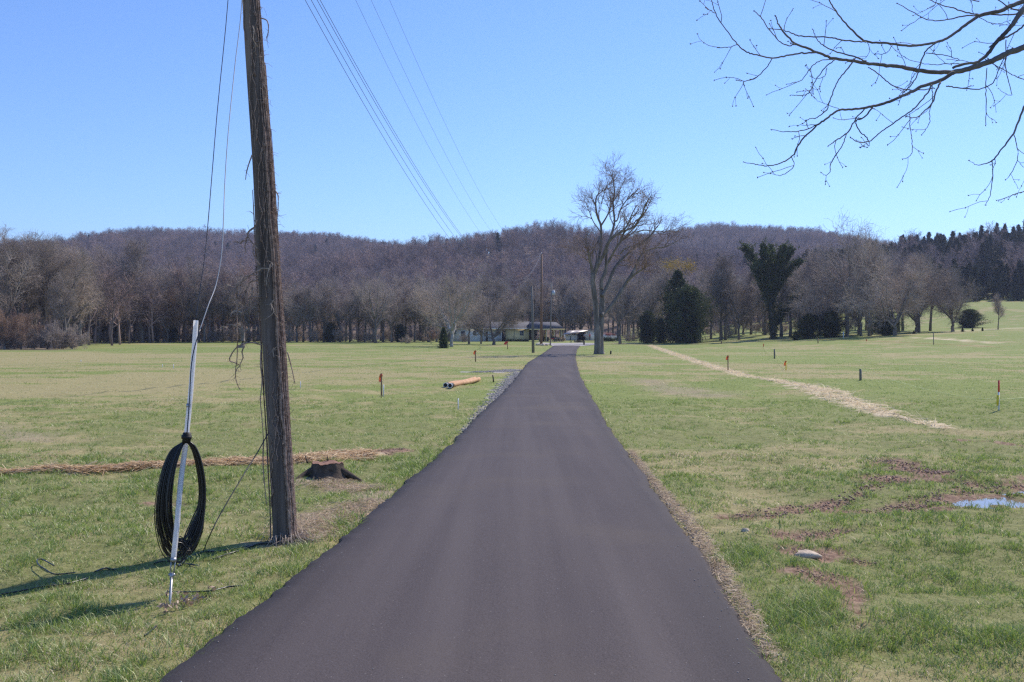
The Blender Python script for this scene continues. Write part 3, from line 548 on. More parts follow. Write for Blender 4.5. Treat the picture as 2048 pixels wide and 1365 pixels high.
# left and middle treeline
def zone(px): return ['left of the guard tube', 'between guard tube and pole', 'just right of the pole', 'short of the sycamore', 'around the yard', 'right of the brown pole'][int(np.searchsorted([390, 545, 700, 850, 1060], px))]
k = 0; px = 165
while px < 900:
    yy = 188 + rng.random() * 10; top = 598 - 30 * rng.random() - (26 if px < 520 else 0); v = VAR[k % 6]
    plant('bare_tree', v, at(px, yy), 'leafless tree in the front row of the far treeline, ' + zone(px), 'tree', 'front row of the far treeline', htop(px, top, yy) / 12)
    px += 9 + 11 * rng.random(); k += 1
px = 150
while px < 1330:
    yy = 208 + rng.random() * 22; top = 588 - 30 * rng.random() - (22 if px < 480 else 0); v = VAR[k % 6]
    if not (1005 < px < 1235 and yy < 262): plant('bare_tree', v, at(px, yy), 'leafless tree in the second row of the far treeline, ' + zone(px), 'tree', 'second row of the far treeline', htop(px, top, yy) / 12)
    else: plant('bare_tree', v, at(px, yy + 40), 'leafless tree behind the house and shed', 'tree', 'trees behind the house and shed', htop(px, top, yy + 40) / 12)
    px += 9 + 10 * rng.random(); k += 1
for i in range(46):
    px = 160 + 860 * (i + rng.random()) / 46; yy = 187 + 14 * rng.random()
    if px > 780: yy += 30
    plant('bare_bush', BUSH, at(px, yy), 'tangled undergrowth bush below the far treeline, ' + zone(px), 'bush', 'undergrowth of the far treeline', .5 + .4 * rng.random())
for i, px in enumerate((228, 345, 300, 660, 1065, 800)):
    plant('cedar_shrub', evergreen_meshes('dark_shrub', 3.2, 1.4, 2600, .13, shape='round') if i == 0 else CS, at(px, 192 if px != 1065 else 250), 'small dark evergreen among the trunks of the far treeline', 'shrub', 'small evergreens in the far treeline', .8 + .4 * rng.random(), part2='foliage')
    if i == 0: o_ = [o for o in bpy.data.objects if o.name.startswith('trunk')][-1]; CS = tuple(c.data for c in sorted([c for c in bpy.data.objects if c.parent and c.parent.name == 'cedar_shrub'], key=lambda c: c.name, reverse=True))
plant('reddish_tree', REDT, at(298, 186), 'rounded orange brown willow like tree before the left treeline', 'tree', None, htop(298, 572, 186) / 8, sz=htop(298, 578, 186) / 8)
plant('reddish_tree', REDT, at(335, 187), 'smaller orange brown tree right of the rounded one', 'tree', None, htop(330, 590, 187) / 8)
plant('bare_tree', VAR[0], at(285, 184), 'tall leaning leafless tree with a thick dark trunk at left', 'tree', None, htop(262, 490, 184) / 12, lean=(0, -.10), rz=0)
plant('bare_tree', VAR[2], at(197, 184), 'tall dark trunked tree nearest the left wood', 'tree', None, htop(205, 510, 184) / 12)
plant('round_tree', VAR[3], at(751, 181), 'rounded leafless tree standing in front of the middle treeline', 'tree', None, htop(751, 560, 181) / 12 * 1.0)
plant('small_tree', VAR[4], at(783, 186), 'smaller low forking tree right of the rounded one', 'tree', None, htop(783, 600, 186) / 12)
# house garden trees
plant('sycamore', PALE, at(903, 140), 'pale barked spreading tree at the left end of the house', 'tree', None, htop(900, 522, 140) / 12 * .95, rz=2.2)
plant('leaning_tree', PALE, at(893, 150), 'pale leaning stemmed tree left of the sycamore behind the cedar bush', 'tree', None, htop(860, 535, 150) / 12 * .9, lean=(0, -.22), rz=.4)
plant('yard_tree', YARD, at(988, 164), 'low forked leafless tree in front of the porch', 'tree', None, htop(990, 572, 164) / 12 * 1.3, sz=htop(990, 572, 164) / 12)
plant('yard_tree', VAR[4], at(938, 172), 'two stemmed tree before the white wall of the house', 'tree', None, htop(938, 590, 172) / 12)
plant('yard_tree', VAR[3], at(962, 172), 'dark low tree between the porch and the white wall', 'tree', None, htop(962, 600, 172) / 12 * .8)
plant('yard_tree', VAR[1], at(1040, 215), 'leafless tree showing above the cream wall', 'tree', None, htop(1040, 575, 215) / 12)
for px, top in ((1125, 560), (1085, 575), (1160, 590), (1225, 560), (1145, 575), (1060, 570)):
    plant('bare_tree', VAR[int(px) % 3], at(px, 255 + rng.random() * 12), 'leafless tree rising right behind the carport and shed', 'tree', 'trees behind the carport', htop(px, top, 260) / 12)
plant('dark_tree', VAR[4], at(1240, 172), 'dark leafless tree just right of the big maple', 'tree', None, htop(1240, 560, 172) / 12)
CB = evergreen_meshes('cedar_bush', 4.2, 1.7, 9000, .10, shape='cone')
plant('cedar_bush', CB, at(887, 124), 'dense dark cedar bush at the left end of the house', 'bush', None, htop(887, 655, 124) / 4.2, part2='foliage')
for px, y_, s, lab in ((862, 172, .33, 'rusty red round garden bush left of the cedar'), (811, 176, .26, 'small brown round bush far left of the house'), (925, 190, .3, 'brown bush against the white house wall')):
    plant('garden_bush', REDT if s > .3 else BUSH, at(px, y_), lab, 'bush', None, s * (1 if px == 862 else 1.5))
# right hand trees along the field edge
def edge_y(px): return float(G(px, np.interp(px, [1240, 1300, 1400, 1560, 1690, 1800, 1900, 2000, 2100], [686, 686.5, 682, 678, 673.5, 671.5, 663.5, 659, 655]))[1])
for px, top, v, lab, s in ((1442, 520, 0, 'tall slender leafless tree, left of the pair beside the ivy tree', 1), (1451, 535, 5, 'tall slender leafless tree, right of the pair beside the ivy tree', 1), (1478, 570, 4, 'stout forked leafless tree just left of the ivy tree', 1),
                         (1655, 505, 6, 'many limbed leafless tree over the dark cedars', 1), (1694, 452, 7, 'tallest thin topped leafless tree right of the dark cedars', .85), (1740, 470, 7, 'tall airy leafless tree right of the tallest one', .8), (1722, 560, 4, 'low crooked leafless tree right of the tallest one', 1), (1738, 520, 1, 'slender leafless tree left of the round dark cedar', 1),
                         (1790, 500, 6, 'wide leafless tree over the round dark cedar', 1.05), (1905, 512, 6, 'round crowned brown leafless tree at the field edge', 1.0), (1996, 590, 1, 'small open branched tree near the right picture edge', .9), (1400, 590, 5, 'thin leafless tree with pale stems right of the evergreens', .9), (1838, 520, 0, 'leafless tree between the wide and the round crowned ones', .9), (1600, 540, 1, 'leafless tree right behind the ivy tree', 1)):
    yy = edge_y(px) + (12 if px in (1838, 1600) else 0); hh_ = htop(px, top, yy)
    plant('field_edge_tree', (VAR + [YARD, AIRY])[v], at(px, yy), lab, 'tree', None, hh_ / 12 * s, sz=hh_ / 12)
for i in range(34):
    px = 1250 + 800 * (i + rng.random()) / 34; yy = 236 + 26 * rng.random()
    if px > 1800: continue
    top = np.interp(px, [1250, 1400, 1500, 1700, 1800, 2050], [560, 545, 545, 545, 540, 560]) + 25 * rng.random()
    plant('bare_tree', VAR[i % 6], at(px, yy), 'leafless tree in the wood behind the right meadow, ' + ('left of the ivy tree' if px < 1540 else 'right of the ivy tree'), 'tree', 'trees behind the right meadow', htop(px, top, yy) / 12)
for i in range(30):
    px = 1385 + 480 * (i + rng.random()) / 30; yy = edge_y(px) + 6 + 40 * rng.random(); top = np.interp(px, [1385, 1500, 1600, 1700, 1860], [560, 545, 505, 490, 515]) + 30 * rng.random()
    plant('bare_tree', (VAR + [YARD])[i % 7], at(px, yy), 'leafless tree among those lining the meadow, ' + ('left of the ivy tree' if px < 1540 else 'right of the ivy tree'), 'tree', 'trees lining the meadow', htop(px, top, yy) / 12)
for i in range(16):
    px = 1240 + 560 * (i + rng.random()) / 16; yy = edge_y(min(px, 2050)) + 10 + 40 * rng.random()
    plant('bare_bush', BUSH, at(px, yy), 'scrubby bush on the meadow behind the field edge', 'bush', 'scrub behind the field edge', .45 + .4 * rng.random())
ER1 = evergreen_meshes('evergreen', 10, 3.6, 42000, .13, shape='round'); ER2 = evergreen_meshes('evergreen', 10, 3.0, 20000, .13, shape='cone')
for px, top, y_, ms, lab, s in ((1378, 572, 168, ER1, 'big dark ivy covered evergreen mass right of the shed', 1.08), (1355, 540, 176, ER2, 'pointed dark evergreen rising behind the big one', 1.), (1296, 622, 178, ER1, 'dark evergreen at the left of the evergreen clump', .95), (1322, 636, 172, ER2, 'low dark evergreen in the middle of the clump', 1.2)):
    hh_ = htop(px, top, y_); plant('evergreen_tree', ms, at(px, y_), lab, 'tree', None, hh_ / 10 * s, sz=hh_ / 10, part2='foliage')
plant('bare_tree', VAR[4], at(1300, 186), 'leafless tree tangled in front of the evergreen clump', 'tree', None, htop(1300, 555, 186) / 12)
plant('bare_tree', VAR[2], at(1340, 188), 'leafless tree with yellow leaved top in the evergreen clump', 'tree', None, htop(1340, 535, 188) / 12)
yl = MB(); C = np.array([A(1342 + rng.normal(0, 9), 530 + rng.normal(0, 5), 180 + rng.normal(0, 1.5)) for _ in range(30)] + [A(1375 + rng.normal(0, 8), 532 + rng.normal(0, 6), 180 + rng.normal(0, 1.5)) for _ in range(30)]); V, Q = leaf_cloud(C, 1500, .5, .12); yl.add(V, Q)
yo = thing('yellow_topped_tree', at(1360, 180), 'tree with yellow autumn leaves at its top behind the evergreens', 'tree')
lc = np.array(yo.location); yl.V = [v - lc for v in yl.V]; yl.obj('foliage', M['yellow'], yo)
tk = MB(); tk.tube([(0, 0, 0), (.2, 0, 5), (.1, 0, 8), (-1.2, 0, 13)], [.2, .16, .1, .03], 7, 4); tk.tube([(.1, 0, 8), (1.2, 0, 12.5)], [.09, .03], 6, 0); tk.obj('trunk', M['bark'], yo, smooth=True)
for px, top, y_, s, lab in ((1618, 628, 158, 1.25, 'dark cedar bush at the left of the two beside the ivy tree'), (1660, 622, 160, 1.5, 'wide dark cedar bush at the right of the two beside the ivy tree'), (1772, 620, 150, 1.25, 'round dark cedar bush alone under the wide tree'), (1592, 662, 152, 1.2, 'low dark juniper left of the cedar bushes'), (1938, 618, 190, 1.9, 'broad dark tree standing out in the right meadow')):
    hh_ = htop(px, top, y_); plant('cedar_bush', ER1, at(px, y_), lab, 'bush', None, hh_ / 10 * s, sz=hh_ / 10, part2='foliage')
for px, top, y_ in ((1925, 655, 153), (1945, 656, 155), (1965, 654, 156), (1828, 660, 152)):
    hh_ = htop(px, top, y_); plant('sapling_cedar', CB, at(px, y_), 'tiny cedar sapling on the bank of the right meadow', 'shrub', 'cedar saplings on the meadow bank', max(hh_, .6) / 4.2, part2='foliage')
# ivy clad tree
yiv = edge_y(1545); ivx = at(1545, yiv); iv = thing('ivy_clad_tree', ivx, 'forked tree wrapped in dark green ivy at the field edge', 'tree')
def c4(a, b, dy=0): return A(1300 + a / 4, 400 + b / 4, yiv + dy) - np.array(ivx)
limbs = [([(985, 1115), (985, 1000), (975, 880), (970, 760), (960, 650)], [.5, .45, .5, .7, .9], 0), ([(965, 850), (915, 700), (870, 560), (810, 450), (750, 380)], [.7, .8, .9, .75, .4], .8), ([(965, 720), (950, 560), (915, 440), (905, 365)], [.8, .9, .6, .3], -1.),
         ([(975, 680), (985, 520), (965, 370)], [.8, .8, .3], 1.5), ([(985, 680), (1020, 540), (1050, 430), (1075, 378)], [.8, .7, .5, .3], -1.5), ([(1000, 720), (1050, 560), (1100, 440), (1130, 395)], [.6, .6, .5, .3], .6), ([(1010, 700), (1090, 600), (1150, 535), (1205, 492)], [.5, .5, .45, .2], -1.2), ([(990, 990), (1050, 920), (1120, 850), (1190, 770), (1235, 728)], [.45, .5, .5, .45, .2], .9),
         ([(930, 700), (880, 600), (850, 520)], [.6, .9, .8], -1.4), ([(975, 760), (950, 620), (935, 500), (930, 440)], [1.1, 1.3, 1.2, .6], .4), ([(1000, 700), (1010, 600), (1040, 500)], [.9, 1., .6], .2)]
tb = MB(); C = []
for pts, rads, dy in limbs:
    P = np.array([c4(a, b, dy * i / len(pts) * 2) for i, (a, b) in enumerate(pts)]); Q_, Rr = smooth_line(P, np.array(rads), 14); tb.tube(Q_, np.linspace(.32, .05, len(Q_)) if dy else np.linspace(.42, .3, len(Q_)), 7)
    for p, r in zip(Q_, Rr):
        m_ = 16; C.append(p + norm(rng.normal(size=(m_, 3))) * r * 1.3 * rng.random((m_, 1)) ** .5)
tb.obj('trunk', M['bark'], iv, smooth=True); C = np.concatenate(C); ki = rng.choice(len(C), 420); tdir = norm(rng.normal(size=(420, 3)) * [1, 1, .5] + np.array([0, 0, .9])); sl = (.3 + 1.0 * rng.random(420))[:, None]
C = C + rng.normal(0, .10, C.shape); C = np.concatenate([C] + [C[ki] + tdir * sl * f_ for f_ in (.4, .7, 1., 1.2)]); V, Q = leaf_cloud(C, 80000, .13, .12); lb = MB(); lb.add(V, Q); lb.obj('ivy', M['ivy'], iv)
# hero maple by the road
hb = G(1197, 709); ho = thing('maple_tree', hb, 'big leafless maple with two stems right of the road', 'tree')
def c5(p, dy=0): q = A(1100 + p[0] / 3.4125, 320 + p[1] / 3.4125, hb[1] + dy); return q - hb
HL = [([(322, 1345, 56), (324, 1300, 42), (325, 1200, 42), (318, 1100, 34), (312, 1000, 32), (300, 900, 32), (292, 830, 30), (300, 780, 26)], -.2), ([(292, 835, 24), (285, 740, 18), (272, 680, 18), (265, 640, 15), (262, 610, 9)], -.6),
      ([(350, 1345, 50), (346, 1300, 42), (343, 1200, 40), (350, 1100, 36), (355, 1000, 34), (355, 930, 32), (350, 880, 26)], .3), ([(355, 930, 26), (370, 900, 22), (400, 840, 20), (430, 760, 18), (470, 700, 16), (520, 650, 14), (580, 600, 13), (650, 550, 12), (700, 500, 10), (735, 450, 6)], 1.6),
      ([(298, 790, 26), (330, 715, 22), (365, 650, 20), (395, 570, 20), (440, 520, 16), (490, 490, 13), (520, 460, 10), (545, 410, 9), (560, 370, 7), (590, 310, 4)], -1.6), ([(320, 740, 20), (345, 600, 16), (350, 500, 15), (345, 440, 14), (325, 390, 12), (312, 320, 10), (318, 250, 8), (350, 220, 5), (365, 190, 3)], 1.),
      ([(350, 880, 24), (352, 820, 20), (380, 760, 18), (385, 650, 15), (400, 560, 14), (425, 490, 14), (440, 420, 12), (432, 330, 13), (430, 280, 12), (440, 230, 9), (435, 170, 7), (425, 110, 5), (430, 60, 2.5)], .4), ([(400, 700, 14), (440, 620, 14), (480, 560, 12), (510, 490, 12), (570, 460, 12), (600, 420, 11), (630, 370, 10), (650, 310, 9), (690, 245, 4)], -2.2),
      ([(350, 1060, 26), (370, 1045, 24), (420, 990, 22), (470, 920, 22), (520, 840, 20), (570, 760, 17), (600, 690, 15), (640, 630, 13), (700, 605, 11), (780, 595, 8), (840, 570, 6), (870, 555, 3)], 2.2), ([(525, 835, 14), (580, 780, 13), (640, 740, 9), (685, 715, 5)], -1.5),
      ([(440, 420, 11), (460, 410, 9), (480, 340, 8), (520, 280, 7), (560, 240, 6), (600, 200, 3)], 1.5), ([(348, 450, 11), (380, 400, 9), (400, 360, 8), (420, 310, 5), (400, 230, 3)], -1.2), ([(352, 830, 16), (370, 770, 16), (400, 690, 13), (430, 640, 13), (470, 570, 11), (540, 500, 9), (585, 455, 7), (620, 400, 4)], 2.4),
      ([(480, 640, 9), (510, 610, 8), (560, 590, 7), (620, 600, 5), (700, 650, 3)], -2), ([(265, 685, 6), (220, 660, 4), (180, 620, 3), (150, 590, 2)], .8), ([(580, 495, 8), (650, 480, 8), (720, 490, 6), (800, 490, 4), (860, 470, 2)], 1.), ([(300, 760, 10), (318, 680, 9), (310, 610, 7)], .5), ([(292, 690, 6), (290, 620, 5), (262, 570, 3)], -.4), ([(352, 500, 8), (300, 430, 6), (270, 360, 4), (250, 300, 2)], -.9), ([(430, 290, 7), (470, 220, 5), (500, 160, 3), (520, 110, 2)], 1.2), ([(350, 300, 6), (370, 230, 4), (390, 160, 3), (380, 110, 2)], -1)]
tb = MB(); LP = []; LR = []
for pts, dep in HL:
    P = np.array([c5(p, dep * 2.0 * (i / (len(pts) - 1)) + (dep * .15 if dep in (-.2, .3) else 0)) for i, p in enumerate(pts)]); R = np.array([p[2] for p in pts]) / 3.4125 / F * hb[1] / 2 * 1.12
    tb.tube(P, R, 10, 5)
    if len(pts) > 3 and dep not in (-.2, .3): a, b = line3(P, R, 12); LP.append(a); LR.append(b)
tb.obj('trunk', M['herobark'], ho, smooth=True)
LP = np.array(LP); LR = np.array(LR); cb = MB()
P2, R2, _ = grow(LP, LR, 8, .38, 1., (18, 48), (1.1, 2.6), 7, .17, .09, .05, .3, .6); P3, R3, _ = grow(P2, R2, 7, .15, 1., (25, 60), (.7, 1.7), 5, .22, .05, .022, .4, .6); P4, R4, _ = grow(P3, R3, 4, .15, 1., (25, 65), (.3, .8), 3, .2, .04, .009, .6, .8)
cb.tubes(P2, R2, 5); cb.tubes(P3, np.maximum(R3, .008), 3); cb.tubes(P4, np.maximum(R4, .0062), 3); cb.obj('crown', M['herotwig'], ho)
# ------------------------------------------------------------------ overhanging branches of the roadside tree (upper right)
ov = thing('overhanging_tree', (6.6, 7.4, 0), 'bare budding tree whose branches reach in at the upper right', 'tree')
O = np.array([6.6, 7.4, 0.])
def c7(p, d=6.2): q = A(1400 + p[0] / 3.1605, p[1] / 3.1605, d); return q
OB = [([(2150, 250, 42), (2048, 300, 36), (1950, 335, 34), (1850, 385, 32), (1720, 430, 30), (1600, 460, 28)], 0), ([(1600, 460, 26), (1450, 455, 24), (1300, 430, 22), (1180, 415, 20), (1050, 400, 18), (960, 385, 17), (840, 370, 15), (740, 330, 13), (600, 275, 11), (520, 190, 9), (490, 140, 7), (475, 100, 6)], .3),
      ([(1600, 458, 22), (1520, 510, 20), (1400, 550, 18), (1300, 600, 16), (1180, 650, 15), (1080, 675, 14), (1000, 690, 12), (880, 698, 11), (800, 750, 10), (740, 795, 9), (640, 890, 8), (580, 990, 7), (500, 1035, 6), (420, 1050, 5), (350, 1040, 4), (275, 1025, 3)], -.3),
      ([(740, 332, 10), (640, 338, 9), (560, 350, 9), (460, 368, 8), (340, 345, 7), (280, 320, 7), (235, 280, 6), (150, 170, 5), (100, 90, 5), (70, 0, 4), (60, -40, 3)], .2), ([(95, 85, 4), (60, 65, 4), (35, 50, 4)], 0), ([(235, 285, 4), (180, 300, 4), (110, 302, 4)], .1), ([(460, 370, 5), (410, 440, 5), (350, 495, 5), (280, 515, 4), (230, 508, 4)], -.1), ([(280, 515, 4), (272, 530, 3), (280, 543, 3)], 0),
      ([(600, 275, 6), (560, 290, 6), (500, 260, 5), (440, 190, 5), (390, 120, 5), (340, 70, 4)], -.2), ([(1960, 40, 26), (1900, 70, 24), (1780, 95, 22), (1680, 160, 18), (1600, 220, 16), (1520, 262, 15), (1400, 285, 14), (1300, 290, 14), (1180, 275, 13), (1050, 263, 12), (980, 210, 11), (920, 150, 9), (860, 75, 8), (815, 0, 7), (800, -40, 5)], .5), ([(2160, -20, 30), (2048, 10, 28), (1960, 40, 26)], .5),
      ([(1050, 268, 8), (960, 262, 8), (880, 250, 8), (800, 235, 7), (640, 230, 7), (580, 212, 6), (520, 190, 5), (440, 182, 4)], .3), ([(1050, 390, 9), (960, 355, 8), (850, 325, 7), (780, 290, 6), (740, 250, 5), (710, 185, 4)], .2), ([(2060, 40, 26), (2000, 120, 26), (1950, 190, 24), (1880, 260, 22), (1820, 340, 20), (1760, 390, 16), (1680, 405, 14), (1600, 430, 14)], -.4),
      ([(980, 370, 7), (930, 440, 7), (870, 520, 6), (830, 610, 6), (800, 695, 6), (740, 745, 5), (700, 750, 4), (665, 765, 4)], -.3), ([(850, 380, 6), (790, 430, 6), (730, 510, 5), (700, 570, 5), (665, 602, 5), (610, 605, 4), (570, 605, 3)], .2), ([(840, 376, 5), (760, 385, 5), (700, 430, 5), (650, 500, 4), (600, 522, 4), (545, 535, 3)], .3), ([(800, 430, 4), (790, 480, 4), (740, 500, 3), (695, 482, 3)], .2),
      ([(1060, 425, 6), (1130, 470, 6), (1200, 530, 6), (1290, 565, 6), (1400, 570, 6), (1480, 560, 5)], 0), ([(1500, 270, 8), (1430, 320, 8), (1395, 400, 8), (1370, 480, 7), (1330, 545, 6), (1280, 590, 5)], .2), ([(1470, 540, 9), (1420, 610, 8), (1350, 690, 7), (1240, 770, 7), (1150, 830, 6), (1080, 890, 6), (1000, 900, 5), (950, 870, 4)], -.5),
      ([(1040, 690, 7), (980, 760, 7), (930, 840, 7), (860, 890, 6), (810, 925, 4)], -.2), ([(930, 840, 5), (900, 920, 5), (860, 980, 5), (825, 1040, 5), (825, 1080, 4), (795, 1112, 3), (765, 1092, 2)], -.3), ([(1090, 680, 9), (1040, 740, 8), (985, 770, 7), (1010, 830, 6), (1060, 880, 6), (1068, 925, 4), (1020, 870, 2)], -.1), ([(1325, 720, 4), (1330, 820, 4), (1340, 900, 4), (1340, 965, 4), (1310, 1000, 3), (1280, 1008, 2)], -.4),
      ([(1520, 520, 10), (1490, 580, 9), (1470, 650, 8), (1400, 720, 6), (1360, 745, 5), (1300, 740, 4)], -.5), ([(1465, 540, 5), (1470, 640, 5), (1450, 700, 4), (1450, 780, 4), (1400, 855, 3)], -.45), ([(1560, 545, 7), (1600, 552, 7), (1680, 562, 7), (1780, 562, 6), (1850, 525, 6), (1890, 440, 5), (1920, 370, 5)], -.2), ([(1815, 430, 5), (1805, 540, 5), (1810, 650, 5), (1805, 795, 4)], 0), ([(1935, 250, 6), (1930, 400, 6), (1945, 500, 5), (1970, 600, 4), (1925, 590, 3), (1885, 560, 2)], .2),
      ([(2160, 520, 12), (2100, 600, 12), (2048, 680, 12), (1980, 845, 10), (1900, 950, 8), (1850, 1015, 8), (1760, 1045, 4), (1700, 1015, 2)], -.3), ([(1848, 1020, 6), (1850, 1130, 5), (1835, 1230, 4), (1805, 1298, 3)], -.3), ([(1982, 850, 5), (2005, 930, 5), (2005, 1015, 4), (1960, 1105, 4), (1930, 1138, 2)], -.3), ([(2005, 1015, 3), (2048, 1058, 3), (2090, 1080, 2)], -.3), ([(2120, 1180, 6), (2025, 1220, 4)], 0), ([(1800, 375, 5), (1880, 420, 5), (1960, 465, 5), (2048, 505, 6), (2120, 540, 6)], .3),
      ([(1780, 95, 8), (1700, 85, 8), (1600, 50, 7), (1540, 40, 6), (1450, 0, 5), (1400, -30, 4)], .5), ([(1770, 95, 8), (1650, 105, 8), (1560, 125, 7), (1470, 133, 6), (1400, 110, 5), (1350, 80, 5), (1245, 22, 4)], .3), ([(1780, 90, 8), (1900, 95, 9), (2048, 90, 10), (2120, 80, 10)], .6), ([(1880, 0, 6), (1960, 50, 8), (2048, 80, 8), (2130, 100, 8)], .2), ([(2060, 150, 10), (2000, 200, 10), (1930, 240, 10), (1870, 270, 10), (1830, 300, 8)], -.2), ([(640, 795, 0.1), (741, 792, 5), (650, 825, 5), (560, 835, 4), (450, 822, 3)], -.3), ([(580, 995, 4), (592, 1050, 4), (545, 1095, 4), (500, 1110, 3), (445, 1098, 2)], -.3), ([(1700, 0, 5), (1760, 10, 5), (1530, -20, 4), (1480, 40, 4), (1440, 55, 3)], .4),
      ([(1215, 285, 4), (1190, 325, 4), (1150, 345, 4), (1110, 342, 3)], .4), ([(880, 690, 3), (800, 660, 3), (745, 640, 2), (720, 615, 2)], -.3), ([(1060, 270, 4), (1070, 320, 3), (1050, 365, 3), (1010, 375, 2)], .4), ([(1640, 380, 4), (1550, 350, 5), (1430, 338, 5)], .2), ([(1760, 110, 4), (1840, 150, 4), (1900, 150, 3), (1960, 130, 3)], .1), ([(1660, 405, 5), (1560, 405, 5), (1460, 410, 4), (1340, 385, 3), (1290, 360, 3)], .2)]
ob = MB(); SP = []; SR = []; tips = []
for pts, dep in OB:
    dd = [6.3 + dep * .5 + (p[0] - 1500) / 2048 * .9 for p in pts]; P = np.array([c7(p, d) for p, d in zip(pts, dd)]) - O; R = np.array([max(p[2], 2) for p in pts]) / 3.1605 / F * 6.2 / 2 * 1.15
    Pn, Rn = smooth_line(P, R, 6); Rn = Rn * (1 + .12 * (rng.random(len(Rn)) - .5)); Pn = Pn + rng.normal(0, .0016, Pn.shape); ob.tube(Pn, Rn, 7)
    a, b = line3(P, R, 14); SP.append(a); SR.append(b); tips.append(P[-1])
SP = np.array(SP); SR = np.array(SR)
kk = SR.mean(1) < .012
P3, R3, _ = grow(SP, SR, 2, .12, .95, (35, 65), (.08, .26), 6, .16, -.0, .0022, .7, .9)
P3[:, 1:, 2] += .0; P4, R4, _ = grow(P3, R3, 1, .3, .9, (30, 60), (.03, .08), 3, .2, .03, .0016, .8, .9)
cb = ob; cb.tubes(P3, np.maximum(R3, .0014), 4); cb.tubes(P4, np.maximum(R4, .0012), 3)
E = np.concatenate([P3[:, -1], P4[:, -1], P3[:, 3], np.array(tips)]); n = len(E); d_ = norm(rng.normal(size=(n, 3))) * .006
cb.tubes(np.stack([E - d_, E, E + d_], 1), np.broadcast_to([.0012, .0038, .0012], (n, 3)), 4)
cb.obj('branches', M['herobark'], ov)
# bole and the rest of its crown, out of frame to the right
tb = MB(); tb.tube([(0, 0, -.2), (0, 0, .3), (.05, 0, 1.5), (0, .1, 3.), (.1, .1, 5), (.3, .3, 8.5)], [.34, .24, .2, .18, .13, .04], 12, 5)
for e, z0, r in (((2150, 250), 2.4, .05), ((2160, -20), 3.0, .045), ((2060, 40), 3.2, .045), ((2160, 520), 1.9, .025)):
    q = c7(e, 6.3 + (e[0] - 1500) / 2048 * .9) - O; tb.tube([(0, .03, z0), (q[0] * .45, q[1] * .5, z0 + (q[2] - z0) * .65), q], [r * 1.3, r, .019 if r > .03 else .007], 8, 6)
tb.obj('trunk', M['herobark'], ov, smooth=True)
P0, R0 = line3([(0, 0, 3), (.1, .1, 5), (.3, .3, 8.5)], [.15, .12, .04], 10); P1, R1, _ = grow(P0[None], R0[None], 9, .1, 1., (35, 60), (1.8, 3.), 8, .12, .1, .05, .2, .5); m_ = P1[:, -1, 0] > -1.2; P1, R1 = P1[m_], R1[m_]
P2, R2, _ = grow(P1, R1, 6, .2, 1., (25, 55), (.7, 1.3), 6, .15, .05, .016, .3, .6); cb = MB(); cb.tubes(P1, R1, 6); cb.tubes(P2, R2, 4); cb.obj('crown', M['herotwig'], ov)
# ------------------------------------------------------------------ hillside woods: instanced, uncountable
def proto(me1, me2):
    b = bpy.data.objects.new('woodland_tree', me1); return b
def joined(name, h, spread, kind, r, tw, dens, mat, n2=6):
    K = 6; zs = np.linspace(0, 1, K); P0 = np.stack([np.cumsum(rng.normal(0, .01 * h, K)), np.cumsum(rng.normal(0, .01 * h, K)), zs * h * .76], -1)[None]; R0 = (r * (1.1 - .9 * zs))[None]
    P1, R1, _ = grow(P0, R0, 13, .3, 1., (22, 62), (spread * .9, spread * 1.3), 5, .14, .14, r * .5, .3, .8); P2, R2, _ = grow(P1, R1, n2, .15, 1., (25, 60), (spread * .4, spread * .7), 4, .18, .06, tw * 1.5, .5, .6); P3, R3, _ = grow(P2, R2, int(5 * dens), .1, 1., (25, 65), (spread * .2, spread * .4), 3, .2, .05, tw, .7, .7)
    c = MB(); c.tubes(P0, R0, 5); c.tubes(P1, R1, 3); c.tubes(P2, np.maximum(R2, tw), 3); c.tubes(P3, np.maximum(R3, tw * .9), 3); return bpy.data.objects.new(name, c.mesh(name, M[mat]))
wc = bpy.data.collections.new('woodland_kinds')
for i in range(5): wc.objects.link(joined('woodland_tree_%d' % i, 12.5, 3.9 + .5 * (i % 3), 'up', .2, .026, 1.3, 'hilltwig', 7))
ec = bpy.data.collections.new('evergreen_kinds')
for i in range(3): a, b = evergreen_meshes('hill_cedar', 11, 2.5, 5200, .17, 'cedar2', 'cone'); ec.objects.link(bpy.data.objects.new('hill_cedar_%d' % i, b))
